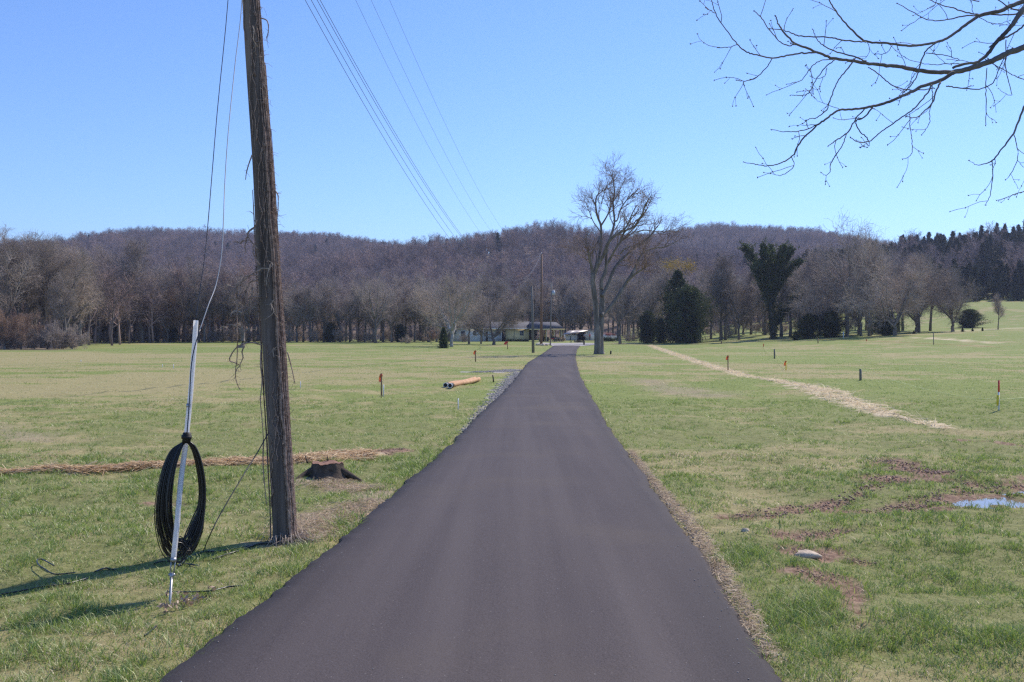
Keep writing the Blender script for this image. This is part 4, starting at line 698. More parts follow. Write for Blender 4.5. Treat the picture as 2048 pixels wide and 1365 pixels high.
def instancer(name, P, rot, scl, idx, coll, label, cat):
    me = bpy.data.meshes.new(name); me.vertices.add(len(P)); me.vertices.foreach_set('co', np.asarray(P, np.float32).ravel())
    for k_, typ, arr in (('rz', 'FLOAT', rot), ('sc', 'FLOAT', scl), ('ix', 'INT', idx)):
        a = me.attributes.new(k_, typ, 'POINT'); a.data.foreach_set('value', np.asarray(arr, np.int32 if typ == 'INT' else np.float32))
    o = obj(name, me); ng = bpy.data.node_groups.new(name, 'GeometryNodeTree'); ng.interface.new_socket('Geometry', in_out='INPUT', socket_type='NodeSocketGeometry'); ng.interface.new_socket('Geometry', in_out='OUTPUT', socket_type='NodeSocketGeometry')
    gi = ng.nodes.new('NodeGroupInput'); go = ng.nodes.new('NodeGroupOutput'); ci = ng.nodes.new('GeometryNodeCollectionInfo'); ci.inputs[0].default_value = coll; ci.inputs[1].default_value = True; ci.inputs[2].default_value = True
    ip = ng.nodes.new('GeometryNodeInstanceOnPoints'); ip.inputs['Pick Instance'].default_value = True
    def na(n_, ty): q = ng.nodes.new('GeometryNodeInputNamedAttribute'); q.data_type = ty; q.inputs[0].default_value = n_; return q.outputs[0]
    cx = ng.nodes.new('ShaderNodeCombineXYZ'); ng.links.new(na('rz', 'FLOAT'), cx.inputs[2]); cs = ng.nodes.new('ShaderNodeCombineXYZ'); s_ = na('sc', 'FLOAT')
    for i_ in range(3): ng.links.new(s_, cs.inputs[i_])
    ng.links.new(gi.outputs[0], ip.inputs['Points']); ng.links.new(ci.outputs[0], ip.inputs['Instance']); ng.links.new(na('ix', 'INT'), ip.inputs['Instance Index']); ng.links.new(cx.outputs[0], ip.inputs['Rotation']); ng.links.new(cs.outputs[0], ip.inputs['Scale'])
    ng.links.new(ip.outputs[0], go.inputs[0]); md = o.modifiers.new('scatter', 'NODES'); md.node_group = ng; return tag(o, label, cat, kind='stuff')
def jgrid(x0, x1, y0, y1, s):
    a, b = np.meshgrid(np.arange(x0, x1, s), np.arange(y0, y1, s)); a = a.ravel() + (rng.random(a.size) - .5) * s; b = b.ravel() + (rng.random(b.size) - .5) * s; return a, b
xa, ya = jgrid(-700, 760, 262, 1120, 8.2); keep = (np.abs(xa) < .62 * ya + 20) & ((ya > 272) | (xa < 35)); xa, ya = xa[keep], ya[keep]
xb, yb = jgrid(-190, -48, 190, 270, 6.5); xa = np.concatenate([xa, xb]); ya = np.concatenate([ya, yb]); xb, yb = jgrid(-150, -56, 150, 195, 7); k_ = xb < -62; xa = np.concatenate([xa, xb[k_]]); ya = np.concatenate([ya, yb[k_]])
xb, yb = jgrid(58, 240, 268, 400, 6.5); xa = np.concatenate([xa, xb]); ya = np.concatenate([ya, yb])
ever = (xa > 60) & (ya < 470) & (rng.random(len(xa)) < .8 * ss(xa, 70, 115)) | (rng.random(len(xa)) < .015) & (ya > 340)
xt, yt = xa[~ever], ya[~ever]; n = len(xt); instancer('hillside_woodland', np.stack([xt, yt, H(xt, yt) - .2], -1), rng.random(n) * 6.28, .8 + .4 * rng.random(n) + .25 * (fbm(xt / 40, yt / 40, 2) - .5), rng.integers(0, 5, n), wc, 'bare leafless woodland covering the hills', 'woodland')
xt, yt = xa[ever], ya[ever]; n = len(xt); instancer('evergreen_woodland', np.stack([xt, yt, H(xt, yt) - .2], -1), rng.random(n) * 6.28, (.95 + .45 * rng.random(n)) * (1 - .25 * (yt < 330)), rng.integers(0, 3, n), ec, 'dark cedars mixed into the wood on the right hill', 'woodland')
print('woodland', len(xa))
# ------------------------------------------------------------------ old utility pole with vines
def P_at(px, py, y): return A(px, py, y)
PB = G(566, 1083); yp = PB[1]
pl = [(568, 1100, 54), (566, 1060, 46), (563, 1000, 44), (555, 860, 43), (549, 760, 44), (544, 670, 43), (538, 580, 43), (533, 500, 41), (528, 400, 40), (522, 300, 38), (515, 200, 37), (508, 100, 36), (501, 0, 34), (486, -200, 31), (458, -560, 28), (425, -980, 25)]
po = thing('utility_pole', PB, 'weathered grey wooden utility pole leaning left, wrapped in vines, beside the road', 'utility pole')
PP = np.array([P_at(a, b, yp) for a, b, _ in pl]) - PB; PR = np.array([c for *_, c in pl]) / F * yp / 2 * .93
Q_, Rr = smooth_line(PP, PR, 8); m_ = len(Q_); th = np.arange(20) * 2 * np.pi / 20
ring = []
for i, (q, r) in enumerate(zip(Q_, Rr)):
    rr = r * (1 + .035 * np.sin(3 * th + i * .05) + .05 * (vn(th * 2.2 + 5, np.full(20, i * .12)) - .5)); rr = rr - .010 * (vn(th * 5, np.full(20, i * .05 + 9.)) > .78)
    ring.append(np.stack([q[0] + rr * np.cos(th), q[1] + rr * np.sin(th), np.full(20, q[2])], -1))
V = np.concatenate(ring); I = np.arange(m_ * 20).reshape(m_, 20); nx_ = np.roll(I, -1, 1)
obj('post', mesh('post', V, [np.stack([I[:-1], nx_[:-1], nx_[1:], I[1:]], -1).reshape(-1, 4), I[-1:]], M['poleA'], True), po)
bw = MB(); bw.tube([PP[-3] + (0, -.12, 0), PP[-2] + (0, -.11, 0)], .012, 6); bw.obj('ground_wire', M['wire'], po)
def pole_c(z): return np.array([np.interp(z, Q_[:, 2], Q_[:, 0]), np.interp(z, Q_[:, 2], Q_[:, 1]), z]), np.interp(z, Q_[:, 2], Rr)
vo = thing('climbing_vine', PB, 'dry brown vine climbing the leaning utility pole', 'vine')
vb = MB(); tv = MB(); tk_ = 0
def vine(z0, z1, a0, a1, r, n_=60, wob=.25, gap=0.004, tgt=None):
    z = np.linspace(z0, z1, n_); t = np.linspace(0, 1, n_); a = np.radians(a0 + (a1 - a0) * t) + wob * (fbm(t * 9 + a0, np.full(n_, r * 900), 3) - .5) * 2
    P = []
    for zz, aa in zip(z, a): c, rad = pole_c(zz); P.append(c + np.array([math.cos(aa), math.sin(aa), 0]) * (rad + gap + r * .6))
    (vb if tgt is None else tgt).tube(P, r * np.linspace(1, .55, n_), 5)
    return np.array(P)
ends = []
for i in range(60): a_ = -50 + 72 * rng.random() ** .8; ends.append(vine(-.02, 1.2 + 2.4 * rng.random(), a_, a_ + rng.normal(0, 14), .004 + .008 * rng.random() ** 2, 90, .22, .0 + .022 * rng.random() ** 2))
for i in range(28): a_ = -48 + 66 * rng.random() ** .8; ends.append(vine(1. + 1.5 * rng.random(), 3.0 + 2.2 * rng.random(), a_, a_ + rng.normal(0, 14), .003 + .005 * rng.random(), 70, .25, .012 * rng.random()))
for i in range(16): z0 = 4.2 * rng.random(); ends.append(vine(z0, z0 + .6 + 1.3 * rng.random(), -150 + 100 * rng.random(), -120 + 110 * rng.random(), .002 + .003 * rng.random(), 50, .5))
for i in range(5): ends.append(vine(.0, 2.9, 178 + 14 * rng.random(), 160 + 50 * rng.random(), .003 + .002 * rng.random(), 90, .25, .01))
vb.obj('stems', M['vine'], vo, smooth=True)
allp = np.concatenate(ends); k_ = rng.choice(len(allp), 1300); base = allp[k_]; dirs = norm(rng.normal(size=(1300, 3)) + np.array([.35, -.4, .1])); l_ = (.012 + .08 * rng.random(1300) ** 3)[:, None]
tv.tubes(np.stack([base, base + dirs * l_ * .5 + rng.normal(0, .006, (1300, 3)), base + dirs * l_ + np.array([0, 0, -1]) * l_ * .25], 1), np.broadcast_to([.0018, .0014, .0009], (1300, 3)), 4)
tv.obj('rootlets', M['vinepale'], vo)
def hang(pts, r, d=0, mat='vine'):
    b = MB(); Pq = np.array([P_at(a, c, yp - .12 + d) - PB for a, c in pts]); Rq = np.linspace(r, r * .5, len(pts)); Pq, Rq = smooth_line(Pq, Rq, 6); b.tube(Pq, Rq, 5)
    kx = rng.integers(0, len(Pq), 3 + len(Pq) // 3) ; dr = norm(rng.normal(size=(len(kx), 3)) + np.array([0, 0, -.6])); ll = (.015 + .06 * rng.random(len(kx)))[:, None]
    b.tubes(np.stack([Pq[kx], Pq[kx] + dr * ll], 1), np.broadcast_to([.0016, .0010], (len(kx), 2)), 3); b.obj('hanging_stem' if mat == 'vine' else 'tendril', M[mat], vo)
for pts in ([(522, 540), (510, 545), (490, 560), (475, 572), (474, 620), (475, 680), (474, 720), (471, 740), (472, 762)], [(519, 553), (505, 550), (488, 556), (480, 570), (470, 575), (462, 573)], [(520, 595), (500, 596), (488, 606), (484, 640), (487, 660), (492, 668)], [(516, 560), (500, 566), (490, 590), (486, 616), (487, 640), (480, 655)],
            [(523, 690), (505, 686), (488, 688), (472, 697), (461, 713), (460, 722), (470, 726), (480, 732), (474, 738), (471, 752), (475, 770), (480, 780)], [(487, 695), (484, 705), (486, 715), (480, 730)], [(514, 440), (509, 455), (500, 462), (495, 470)], [(516, 500), (508, 490), (500, 480), (495, 468), (500, 460), (512, 452)], [(520, 530), (510, 515), (506, 500), (510, 485)],
            [(522, 700), (521, 730), (524, 760), (521, 800), (524, 840), (527, 880)], [(527, 880), (526, 930), (530, 980), (533, 1010)], [(496, 470), (490, 490), (492, 505)], [(575, 705), (583, 735), (590, 768)], [(487, 480), (480, 487), (472, 482)], [(505, 575), (502, 610), (498, 640)], [(549, 380), (556, 392), (556, 420), (554, 440)], [(521, 36), (534, 42), (537, 60), (533, 78)], [(504, 310), (494, 340), (491, 360)]): hang(pts, .0062, .02 * rng.random())
for pts in ([(462, 573), (456, 570), (453, 568)], [(474, 622), (466, 624), (463, 625)], [(484, 626), (474, 622), (466, 623)], [(455, 655), (444, 654), (440, 659)], [(520, 538), (538, 537), (545, 528), (537, 522)], [(540, 530), (535, 550), (532, 573)], [(541, 607), (547, 625), (530, 640)], [(505, 52), (508, 62), (507, 80), (516, 94)], [(548, 715), (546, 700), (552, 696)], [(541, 610), (548, 600)]): hang(pts, .004, 0, 'vinepale')
# thatch of dead stems at the pole foot
n = 190; a = rng.normal(-.3, 1.0, n); r0 = .09 + .05 * rng.random(n); b0 = np.stack([r0 * np.cos(a), r0 * np.sin(a), np.zeros(n)], -1); o_ = np.stack([np.cos(a), np.sin(a), np.zeros(n)], -1); l_ = (.03 + .22 * rng.random(n) ** 2)[:, None]; o_ = norm(o_ + rng.normal(0, .5, o_.shape) * [1, 1, 0])
th_ = MB(); th_.tubes(np.stack([b0 + [0, 0, .08] * rng.random((n, 1)), b0 + o_ * l_ * .5 + [0, 0, .10] * rng.random((n, 1)), b0 + o_ * l_ + [0, 0, .01]], 1), np.full((n, 3), .0022), 4); tag(th_.obj('dead_stems', M['vinepale'], None, PB), 'heap of dead stems around the utility pole foot', 'dead stems', kind='stuff')
# ------------------------------------------------------------------ guy wire anchor with white guard, cable coil
gA = G(334, 1212); go_ = thing('guy_wire', gA, 'guy wire in a white plastic guard running from its ground rod to the pole top', 'guy wire')
yb, yt_ = gA[1] + .12, gA[1] + .52
def dz(py): return yb + (yt_ - yb) * (1122 - py) / (1122 - 640)
gp_ = [(347, 1119), (354, 1050), (362, 960), (370, 900), (373, 870), (376, 840), (381, 790), (385, 740), (389, 690), (392, 642)]
P = np.array([P_at(a, b, dz(b)) - gA for a, b in gp_]); gw = np.array([10.5, 10.5, 10.5, 10.5, 10.3, 10.5, 10, 10, 10, 10]) / F * 6.6 / 2
g1 = MB(); Ps, Rs = smooth_line(P, gw, 6); V, Q, C = sweep(Ps[None], Rs[None], 14); g1.add(V, Q); Vi, Qi, _ = sweep(Ps[None], Rs[None] * .86, 14); g1.n += 0
g1.obj('guard_tube', M['pvc'], go_, smooth=True)
g2 = MB(); r_ = .0205
for py in (812, 1120): c = P_at(377.8 if py == 812 else 347, py, dz(py)) - gA; d_ = norm(P[4] - P[0]); g2.tube([c - d_ * .012, c + d_ * .012], .0185 if py > 1000 else .0175, 14)
g2.obj('joint_rings', M['steel'], go_)
g3 = MB(); g3.tube([(0, 0, -.25), P_at(343.5, 1150, yb) - gA], .0085, 8); e = P_at(343.5, 1150, yb) - gA; s_ = P_at(347, 1120, yb) - gA
g3.tube([e + (-.012, 0, 0), s_ + (-.013, 0, 0)], .004, 6); g3.tube([e + (.012, 0, 0), s_ + (.013, 0, 0)], .004, 6); g3.tube([e + (-.02, 0, 0), e + (.02, 0, 0)], .009, 8); g3.tube([e - (.002, 0, .03), e + (.001, 0, .012)], .013, 8); g3.obj('anchor_rod', M['steel'], go_)
g4 = MB(); wp = [P_at(390, 650, yt_) - gA, P_at(403, 560, 6.95) - gA, P_at(414, 470, 7.1) - gA, P_at(434, 230, 7.5) - gA, P_at(457, -10, 7.8) - gA, P_at(470, -250, 8.0) - gA, PP[-3] + PB - gA]; g4.tube(wp, .0032, 6, 4); g4.obj('wire', M['wire'], go_)
co = thing('cable_coil', P_at(371, 880, dz(880)), 'large hanging coil of black cable tied to the white guard', 'cable coil'); O_ = np.array(co.location)
cb = MB(); yc = dz(880) - .03
OUT = np.array([(372, 880), (390, 892), (403, 922), (411, 968), (410, 1020), (401, 1068), (382, 1106), (362, 1120), (343, 1116), (325, 1096), (313, 1058), (312, 1010), (322, 952), (342, 902)], float)
INN = np.array([(373, 884), (383, 900), (392, 935), (397, 975), (396, 1005), (388, 1035), (376, 1062), (364, 1078), (352, 1072), (346, 1050), (342, 1020), (343, 980), (350, 935), (362, 898)], float)
for i in range(52):
    f = rng.random() ** .6; g_ = np.clip(rng.random() * 1.15 - .08, -.08, 1.06); k_ = len(OUT); wgt = np.where(np.arange(k_) < 7, f, g_)[:, None]; C_ = INN * (1 - wgt) + OUT * wgt
    C_[5:10, 1] += rng.normal(0, 5) ; C_[5:9, 0] += rng.normal(0, 3)
    tt = np.arange(k_) / k_ * 2 * np.pi; dyo = rng.normal(0, .035); pts = [P_at(a_, b_, yc + dyo * math.sin(q_ / 2) + .07 * math.sin(q_)) - O_ for (a_, b_), q_ in zip(C_, tt)]
    cb.tube(np.array(pts + [pts[0]]), .0032, 6, 6)
cb.obj('loops', M['cable'], co, smooth=True)
ct = MB(); ct.tube([P_at(374.5, 866, yc - .01) - O_, P_at(372.5, 886, yc - .01) - O_], .028, 12); ct.tube([P_at(373.5, 871, yc - .012) - O_, P_at(372.8, 878, yc - .012) - O_], .034, 12); ct.obj('tape_wrap', M['black'], co, smooth=True)
lc_ = MB(); pts = [(374, 868, 6.42), (379, 800, 6.47), (382, 740, 6.5), (388, 700, 6.55), (400, 660, 6.62)]; lc_.tube([P_at(a, b, c) - O_ for a, b, c in pts], .0036, 6, 6); lc_.obj('black_lead', M['cable'], co)
l2 = MB(); pts = [(399, 662, 6.62), (417, 610, 6.75), (432, 570, 6.9), (443, 510, 7.0), (447, 440, 7.1), (450, 360, 7.3), (457, 260, 7.5), (470, 130, 7.8), (484, 0, 8.0), (490, -200, 8.15), (480, -500, 8.2)]; l2.tube([P_at(a, b, c) - O_ for a, b, c in pts], .0034, 6, 6); l2.obj('braided_lead', M['lead'], co)
# cables lying round the foot
def ground_cable(pts, r, label, name='ground_cable', lift=.012):
    P = []
    for i, p in enumerate(pts): g = G(p[0], p[1]) if len(p) == 2 else P_at(*p); g = np.array(g); g[2] += lift if len(p) == 2 else 0; P.append(g)
    b = MB(); P = np.array(P); o = P[0].copy(); b.tube(P - o, r, 6, 8); return tag(b.obj(name, M['cable'], None, o, smooth=True), label, 'cable')
ground_cable([(537, 866, yp - .1), (515, 905, 8.0), (480, 962, 7.7), (440, 1030, 7.4), (418, 1075, 7.3), (407, 1105)], .0045, 'thin black cable slanting down from the pole to the grass', 'slack_cable')
ground_cable([(545, 1090), (520, 1091), (480, 1099), (440, 1106), (410, 1107), (385, 1115), (365, 1128), (356, 1137)], .008, 'black cable lying from the pole foot towards the white guard')
ground_cable([(508, 1094), (470, 1107), (445, 1115), (425, 1122)], .006, 'short black cable end beside the longer ground cable')
ground_cable([(308, 1130), (330, 1126), (365, 1130), (398, 1135)], .006, 'black cable end crossing under the coil')
ground_cable([(334, 1187), (370, 1188), (420, 1186), (455, 1178), (485, 1175)], .0055, 'thin black cable on the grass right of the anchor rod')
ground_cable([(3, 1192), (45, 1185), (90, 1176), (130, 1172), (165, 1163), (175, 1160)], .0055, 'black cable snaking through grass at the left picture edge')
ground_cable([(150, 1157), (110, 1160), (90, 1150), (76, 1140), (75, 1131), (84, 1130), (96, 1136), (108, 1143)], .0045, 'loop of thin black cable sticking up in the left grass', lift=.04)
ground_cable([(190, 1147), (210, 1140), (222, 1142), (232, 1143)], .006, 'short bit of black cable left of the coil')
ground_cable([(289, 1276), (300, 1268), (313, 1257)], .005, 'short black cable scrap in the near grass')
# dead leaf clump near the anchor
lf = MB(); c = G(372, 1212); V, Q = leaf_cloud(np.array([c + (rng.normal(0, .07), rng.normal(0, .10), .035) for _ in range(12)]), 90, .022, .017, .6); lf.add(V - c, Q); tag(lf.obj('dead_leaves', leafy('dead_leaf', .2, (.22, .12, .07), (.55, .42, .30), 20), None, c), 'clump of curled dead leaves beside the anchor rod', 'dead leaves')
# ------------------------------------------------------------------ stump
sp = G(655, 955); so = thing('tree_stump', sp, 'low dark tree stump with flared roots left of the road', 'tree stump'); nth = 40; th = np.arange(nth) * 2 * np.pi / nth; ring = []
sc_ = sp[1] / F
for j, (h_, r) in enumerate(((-.06, 1.5), (.0, 1.32), (.04, 1.14), (.09, 1.02), (.14, .98), (.165, .97))):
    rr = 30 * sc_ * r * (1 + .13 * vn(th * 2.6, np.full(nth, .2 * j)) + (.42 * np.exp(-((th - .1) / .35) ** 2) + .25 * np.exp(-((th - 3.2) / .3) ** 2) + .2 * np.exp(-((th - 4.4) / .3) ** 2)) * max(0, 1 - j / 3.2)) + .012 * (rng.random(nth) - .5)
    ring.append(np.stack([rr * np.cos(th), rr * np.sin(th) * .95, np.full(nth, h_) + (.025 * (vn(th * 3.1, np.full(nth, 4.)) - .5) + .012 * (rng.random(nth) - .5) if j > 3 else 0)], -1))
I = np.arange(len(ring) * nth).reshape(-1, nth); nx_ = np.roll(I, -1, 1); obj('bark', mesh('stump_bark', np.concatenate(ring), np.stack([I[:-1], nx_[:-1], nx_[1:], I[1:]], -1).reshape(-1, 4), M['stumpw'], False), so)
tp = ring[-1] * np.array([.99, .99, 1]) + [0, 0, .004]; obj('cut_top', mesh('cut_top', np.vstack([[0, 0, .150], tp]), [[0, 1 + k_, 1 + (k_ + 1) % nth] for k_ in range(nth)], M['cut']), so)
rb = MB(); rb.tube([(-.10, -.02, .11), (-.24, -.10, .05), (-.34, -.26, -.01), (-.42, -.4, -.04)], [.06, .035, .02, .01], 7, 4); rb.tube([(.12, -.02, .10), (.27, -.05, .035), (.42, -.10, -.03)], [.06, .035, .012], 7, 4); rb.tube([(-.24, .03, .16), (-.27, .02, .26)], [.012, .005], 6); rb.tube([(-.02, .15, .16), (-.03, .15, .24)], [.012, .003], 6)
rb.obj('roots', M['stumpw'], so, smooth=True)
# stones
def rock(px, py, s, label, fl=.5, rz=0.):
    g = G(px, py); b = MB(); n_ = 14; U = []; 
    for i in range(7):
        f = (i / 6 - .5) * math.pi
        for k_ in range(n_): t = k_ / n_ * 6.283; v = np.array([math.cos(f) * math.cos(t), math.cos(f) * math.sin(t), math.sin(f)]); rr = 1 + .35 * (vn(v[0] * 1.7 + px, v[1] * 1.7 + v[2]) - .5) * 2 * .9 + .10 * (rng.random() - .5); U.append(v * rr * [s, s * .75, s * fl])
    I = np.arange(7 * n_).reshape(7, n_); nx_ = np.roll(I, -1, 1); o = obj('stone', mesh('stone', U, np.stack([I[:-1], nx_[:-1], nx_[1:], I[1:]], -1).reshape(-1, 4), M['stone'], False), None, g + [0, 0, s * fl * .25]); o.rotation_euler = (0, 0, rz); return tag(o, label, 'stone')
rock(1617, 1112, .105, 'flat tan stone half buried in the reddish mud patch', .33)
rock(1491, 1064, .035, 'small white stone beside the end of the wheel rut', .7)
rock(1417, 1127, .03, 'white stone chip at the right road edge, upper one', .6); rock(1360, 1040, .025, 'white stone chip at the right road edge, farthest one', .6)
# ------------------------------------------------------------------ the two peeled logs
a = G(908, 777); 
for k_, (p0, p1, lab) in enumerate((((902, 772.5), (958, 758.5), 'peeled orange log with black end, nearer of the pair on the grass'), ((893, 770), (950, 757.5), 'peeled orange log with black end, farther of the pair on the grass'))):
    g0 = G(p0[0], p0[1] + 4.6); g1_ = G(p1[0], p1[1] + 4.6); r = .072; g0[2] = r + .0; g1_[2] = r; d_ = norm(g1_ - g0); lo_ = thing('peeled_log', g0, lab, 'log'); t = np.linspace(0, np.linalg.norm(g1_ - g0), 14)
    P = d_ * t[:, None] + np.array([0, 0, 1]) * (.012 * np.sin(t * 1.7))[:, None]; b = MB(); b.tube(np.vstack([P[1] - d_ * .24, P[1:]]), r * (1 + .05 * np.sin(t * 2.3)), 14); b.obj('wood', M['log'], lo_, smooth=True)
    b = MB(); b.tube([P[0] - d_ * .12, P[1] - d_ * .22], r * 1.06, 16); b.obj('black_end', M['black'], lo_)
    V, Q, _ = sweep(np.array([P[0] - d_ * .145, P[0] - d_ * .10])[None], np.array([[r * 1.10, r * 1.10]]), 20); V2, Q2, _ = sweep(np.array([P[0] - d_ * .145, P[0] - d_ * .10])[None], np.array([[r * .86, r * .86]]), 20)
    b = MB(); b.add(V, Q); b.add(V2, Q2[:, ::-1]); I0 = np.arange(20); b.F[4].append(np.stack([I0, 40 + I0, 40 + (I0 + 1) % 20, (I0 + 1) % 20], -1)); b.obj('white_rim', M['white'], lo_)
# ------------------------------------------------------------------ stakes, posts, markers
def stake(px, yb_, yt, w_, mat, label, name='survey_stake', cat='stake', group=None, flag=None, tilt=0, square=True, fl=.3):
    g = G(px, yb_); h_ = (yb_ - yt) / F * g[1]; r = w_ / F * g[1] / 2 * .8; o = thing(name, g, label, cat, group); tx = tilt / F * g[1]
    b = MB(); b.tube([(0, 0, -.1), (tx * .5, 0, h_ * .5), (tx, 0, h_ - r * (0 if square else .5)), (tx, 0, h_)], [r * 1.3, r * 1.3, r * 1.3, r * (1.3 if square else .7)], 4 if square else 8); b.obj('shaft', M[mat], o)
    if flag:
        b = MB(); n_ = 7; pts = []; zt = h_ * .97; zb = h_ * (1 - fl); wd = flag[1] / F * g[1]
        for i in range(n_):
            t = i / (n_ - 1); z_ = zt + (zb - zt) * t; x_ = -wd * (.25 + .5 * t * (1 - .2 * math.sin(t * 9))); pts += [(x_ - wd * .28, -.01 - .02 * math.sin(6 * t), z_), (x_ + wd * .42, -.02 * math.cos(5 * t), z_ - .02)]
        Q = [[2 * i, 2 * i + 1, 2 * i + 3, 2 * i + 2] for i in range(n_ - 1)]; b.add(pts, Q); b.tube([(tx, 0, zt), (tx, 0, zt - h_ * .1)], r * 1.9, 8); b.obj('ribbon', M[flag[0]], o)
    return o
stake(763, 795, 747, 3, 'stake', 'wooden survey stake with orange ribbon on the left field', flag=('orange', 6), fl=.34)
stake(767, 794, 770, 2.3, 'white', 'short white marker beside the stake with orange ribbon', 'marker_peg', 'marker')
stake(951, 724, 701, 2.2, 'stake', 'thin stake with faded orange ribbon farther back on the left field', flag=('orange', 5), fl=.35)
stake(1015, 699, 683, 1.6, 'stake', 'stake with a bright red bow in front of the yard trees', flag=('red', 8), fl=.4)
stake(987.5, 765, 750.5, 2.4, 'black', 'short dark stake leaning beside the road near the logs', tilt=-2)
stake(916.5, 820, 797, 2.2, 'white', 'thin white stake left of the gravel road edge', 'marker_peg', 'marker')
stake(601, 777, 763, 1.6, 'white', 'small white peg right of the big pole, far on the left field', 'marker_peg', 'marker')
for px, a, b, lb in ((347, 738, 729, 'rightmost'), (325, 735, 729, 'middle'), (162, 724, 720, 'leftmost')): stake(px, a, b, 1.4, 'white', 'tiny white peg far out on the left field, %s of three' % lb, 'marker_peg', 'marker')
stake(1456, 743, 711, 2.2, 'stake', 'thin stake with orange ribbon right of the straw line', flag=('orange', 5), fl=.28)
stake(1549, 718, 698.5, 3, 'polegrey', 'grey wooden post in the right field, the farther one', 'field_post', 'post')
stake(1721, 761, 738.5, 5, 'polegrey', 'stubby grey wooden post in the right field, the nearer one', 'field_post', 'post')
stake(1572, 741, 722, 2, 'yel', 'stake with pink orange flag tied with yellow line', flag=('orange', 5), fl=.5)
o = stake(1997.5, 822, 783, 3.5, 'white', 'white and red stake with yellow tape at the right picture edge'); g = np.array(o.location)
b = MB(); b.tube([(.0, -.005, .42), (.0, -.005, .68)], .020, 4); b.obj('red_band', M['red'], o); b = MB(); b.tube([(-.045, -.03, .12), (-.035, -.03, .35)], [.02, .035], 5); b.obj('yellow_tape', M['yel'], o)
stake(1636, 687, 677, 2, 'stake', 'small brown stake at the far corner of the string line'); stake(1867, 690, 665, 1.6, 'polegrey', 'thin grey rod standing far out in the right field', 'field_rod', 'rod')
stake(1687, 677, 664, 2.2, 'white', 'white marker post before the tallest leafless tree', 'marker_post', 'post'); stake(1733, 683, 679, 2, 'orange', 'tiny orange flag on the far string line', 'flag_peg', 'marker')
stake(1290, 688, 682, 1.4, 'stake', 'tiny stake where the straw line begins'); stake(1221, 709, 702, 3, 'black', 'short dark peg right of the big maple', tilt=1)
stake(1168, 690.5, 680.5, 3, 'black', 'dark post standing by the gravel yard near the shed', 'yard_post', 'post'); stake(1527, 694, 688, 1.6, 'orange', 'tiny orange peg at the far end of the curved string', 'flag_peg', 'marker'); stake(1443, 688, 683, 2.5, 'stake', 'low brown stake at the left end of the far string', )
def string(pts, mat, label, r=.006):
    P = []
    for p in pts: g = G(p[0], p[1] + p[2]); g[2] = CH + (HZ - p[1]) / F * g[1]; P.append(g)
    b = MB(); P = np.array(P); o = P[0].copy(); b.tube(P - o, r, 5, 8); return tag(b.obj('string_line', M[mat], None, o), label, 'string')
string([(1722, 739, 22), (1790, 762, 23), (1860, 781, 20), (1930, 794, 14), (1997, 800, 22)], 'yarn', 'yellow string sagging from the grey post to the white and red stake')
string([(1997, 800, 22), (2048, 796, 24), (2110, 790, 28)], 'yarn', 'yellow string running out of the picture at the right', .009)
string([(1550, 700, 18), (1558, 718, 8), (1572, 732, 9)], 'yarn', 'yellow string from the far grey post down to the pink flag'); string([(1573, 733, 8), (1640, 741, 5), (1720, 741, 20)], 'yarn', 'yellow string between the pink flag and the nearer grey post', .004)
string([(1528, 692, 3), (1532, 701, 3), (1549, 712, 6)], 'yarn', 'yellow string curving to the farther grey post', .006); string([(1443, 685, 3), (1540, 684, 3), (1636, 679, 8)], 'yarn', 'pale string along the far edge of the right field', .012)
string([(1636, 679, 8), (1733, 682, 3), (1860, 688, 3), (2000, 695, 3)], 'yarn2', 'orange string along the far right field', .012)
# ------------------------------------------------------------------ poles by the house
def dist_pole(px, yb_, yt, w0, w1, mat, label, tilt=0):
    g = G(px, yb_); o = thing('utility_pole', g, label, 'utility pole'); h_ = (yb_ - yt) / F * g[1]; k_ = g[1] / F / 2; b = MB(); b.tube([(0, 0, -.3), (tilt * .5 * 2 * k_, 0, h_ * .5), (tilt * 2 * k_, 0, h_)], [w0 * k_, (w0 + w1) / 2 * k_, w1 * k_], 12); b.obj('post', M[mat], o, smooth=False); return o, g, h_
dist_pole(1066.5, 706, 573, 6, 3.4, 'polegrey', 'short bare grey pole without wires left of the road', -2.5)
o, gT, hT = dist_pole(1082.5, 691, 509, 5.6, 3.6, 'polebrown', 'tall new brown utility pole standing in a ring of stones', 0.8)
b = MB(); b.tube([(0.05, 0, hT - .05), (.05, 0, hT + .35)], [.07, .03], 8); b.tube([(-.12, -.15, hT - .9), (-.12, -.15, hT - .55)], .05, 8); b.obj('insulator', M['steel'], o)
o, g, h_ = dist_pole(1100.5, 691, 566, 3.0, 2.2, 'polegrey', 'thin grey pole with a round transformer can', 2.5)
k_ = g[1] / F; b = MB(); b.tube([((2.2 + 4.3) * k_, -.1, h_ - 24 * k_), ((2.2 + 4.3) * k_, -.1, h_ - 16.5 * k_)], 3.1 * k_, 14); b.tube([((2.2 + 4.3) * k_, -.1, h_ - 16.5 * k_), ((2.2 + 4.3) * k_, -.1, h_ - 14.5 * k_)], [3.1 * k_, 1 * k_], 14); b.tube([(2 * k_, 0, h_ - 20 * k_), (6 * k_, -.1, h_ - 20 * k_)], .05, 6); b.obj('transformer', simple('transformer_grey', (.45, .50, .56), .4), o, smooth=True)
for i in range(9):
    g = G(1074 + 19 * i / 8 + rng.normal(0, .6), 691.5 + rng.normal(0, .5)); s_ = .22 + .15 * rng.random(); o = rock(0, 800, s_, 'pale stone in the ring around the tall brown pole', .6, rng.random() * 3); o.location = tuple(g + [0, 0, .08]); o['group'] = 'stones around the tall pole'
# overhead lines
top = gT + [0, 0, hT]
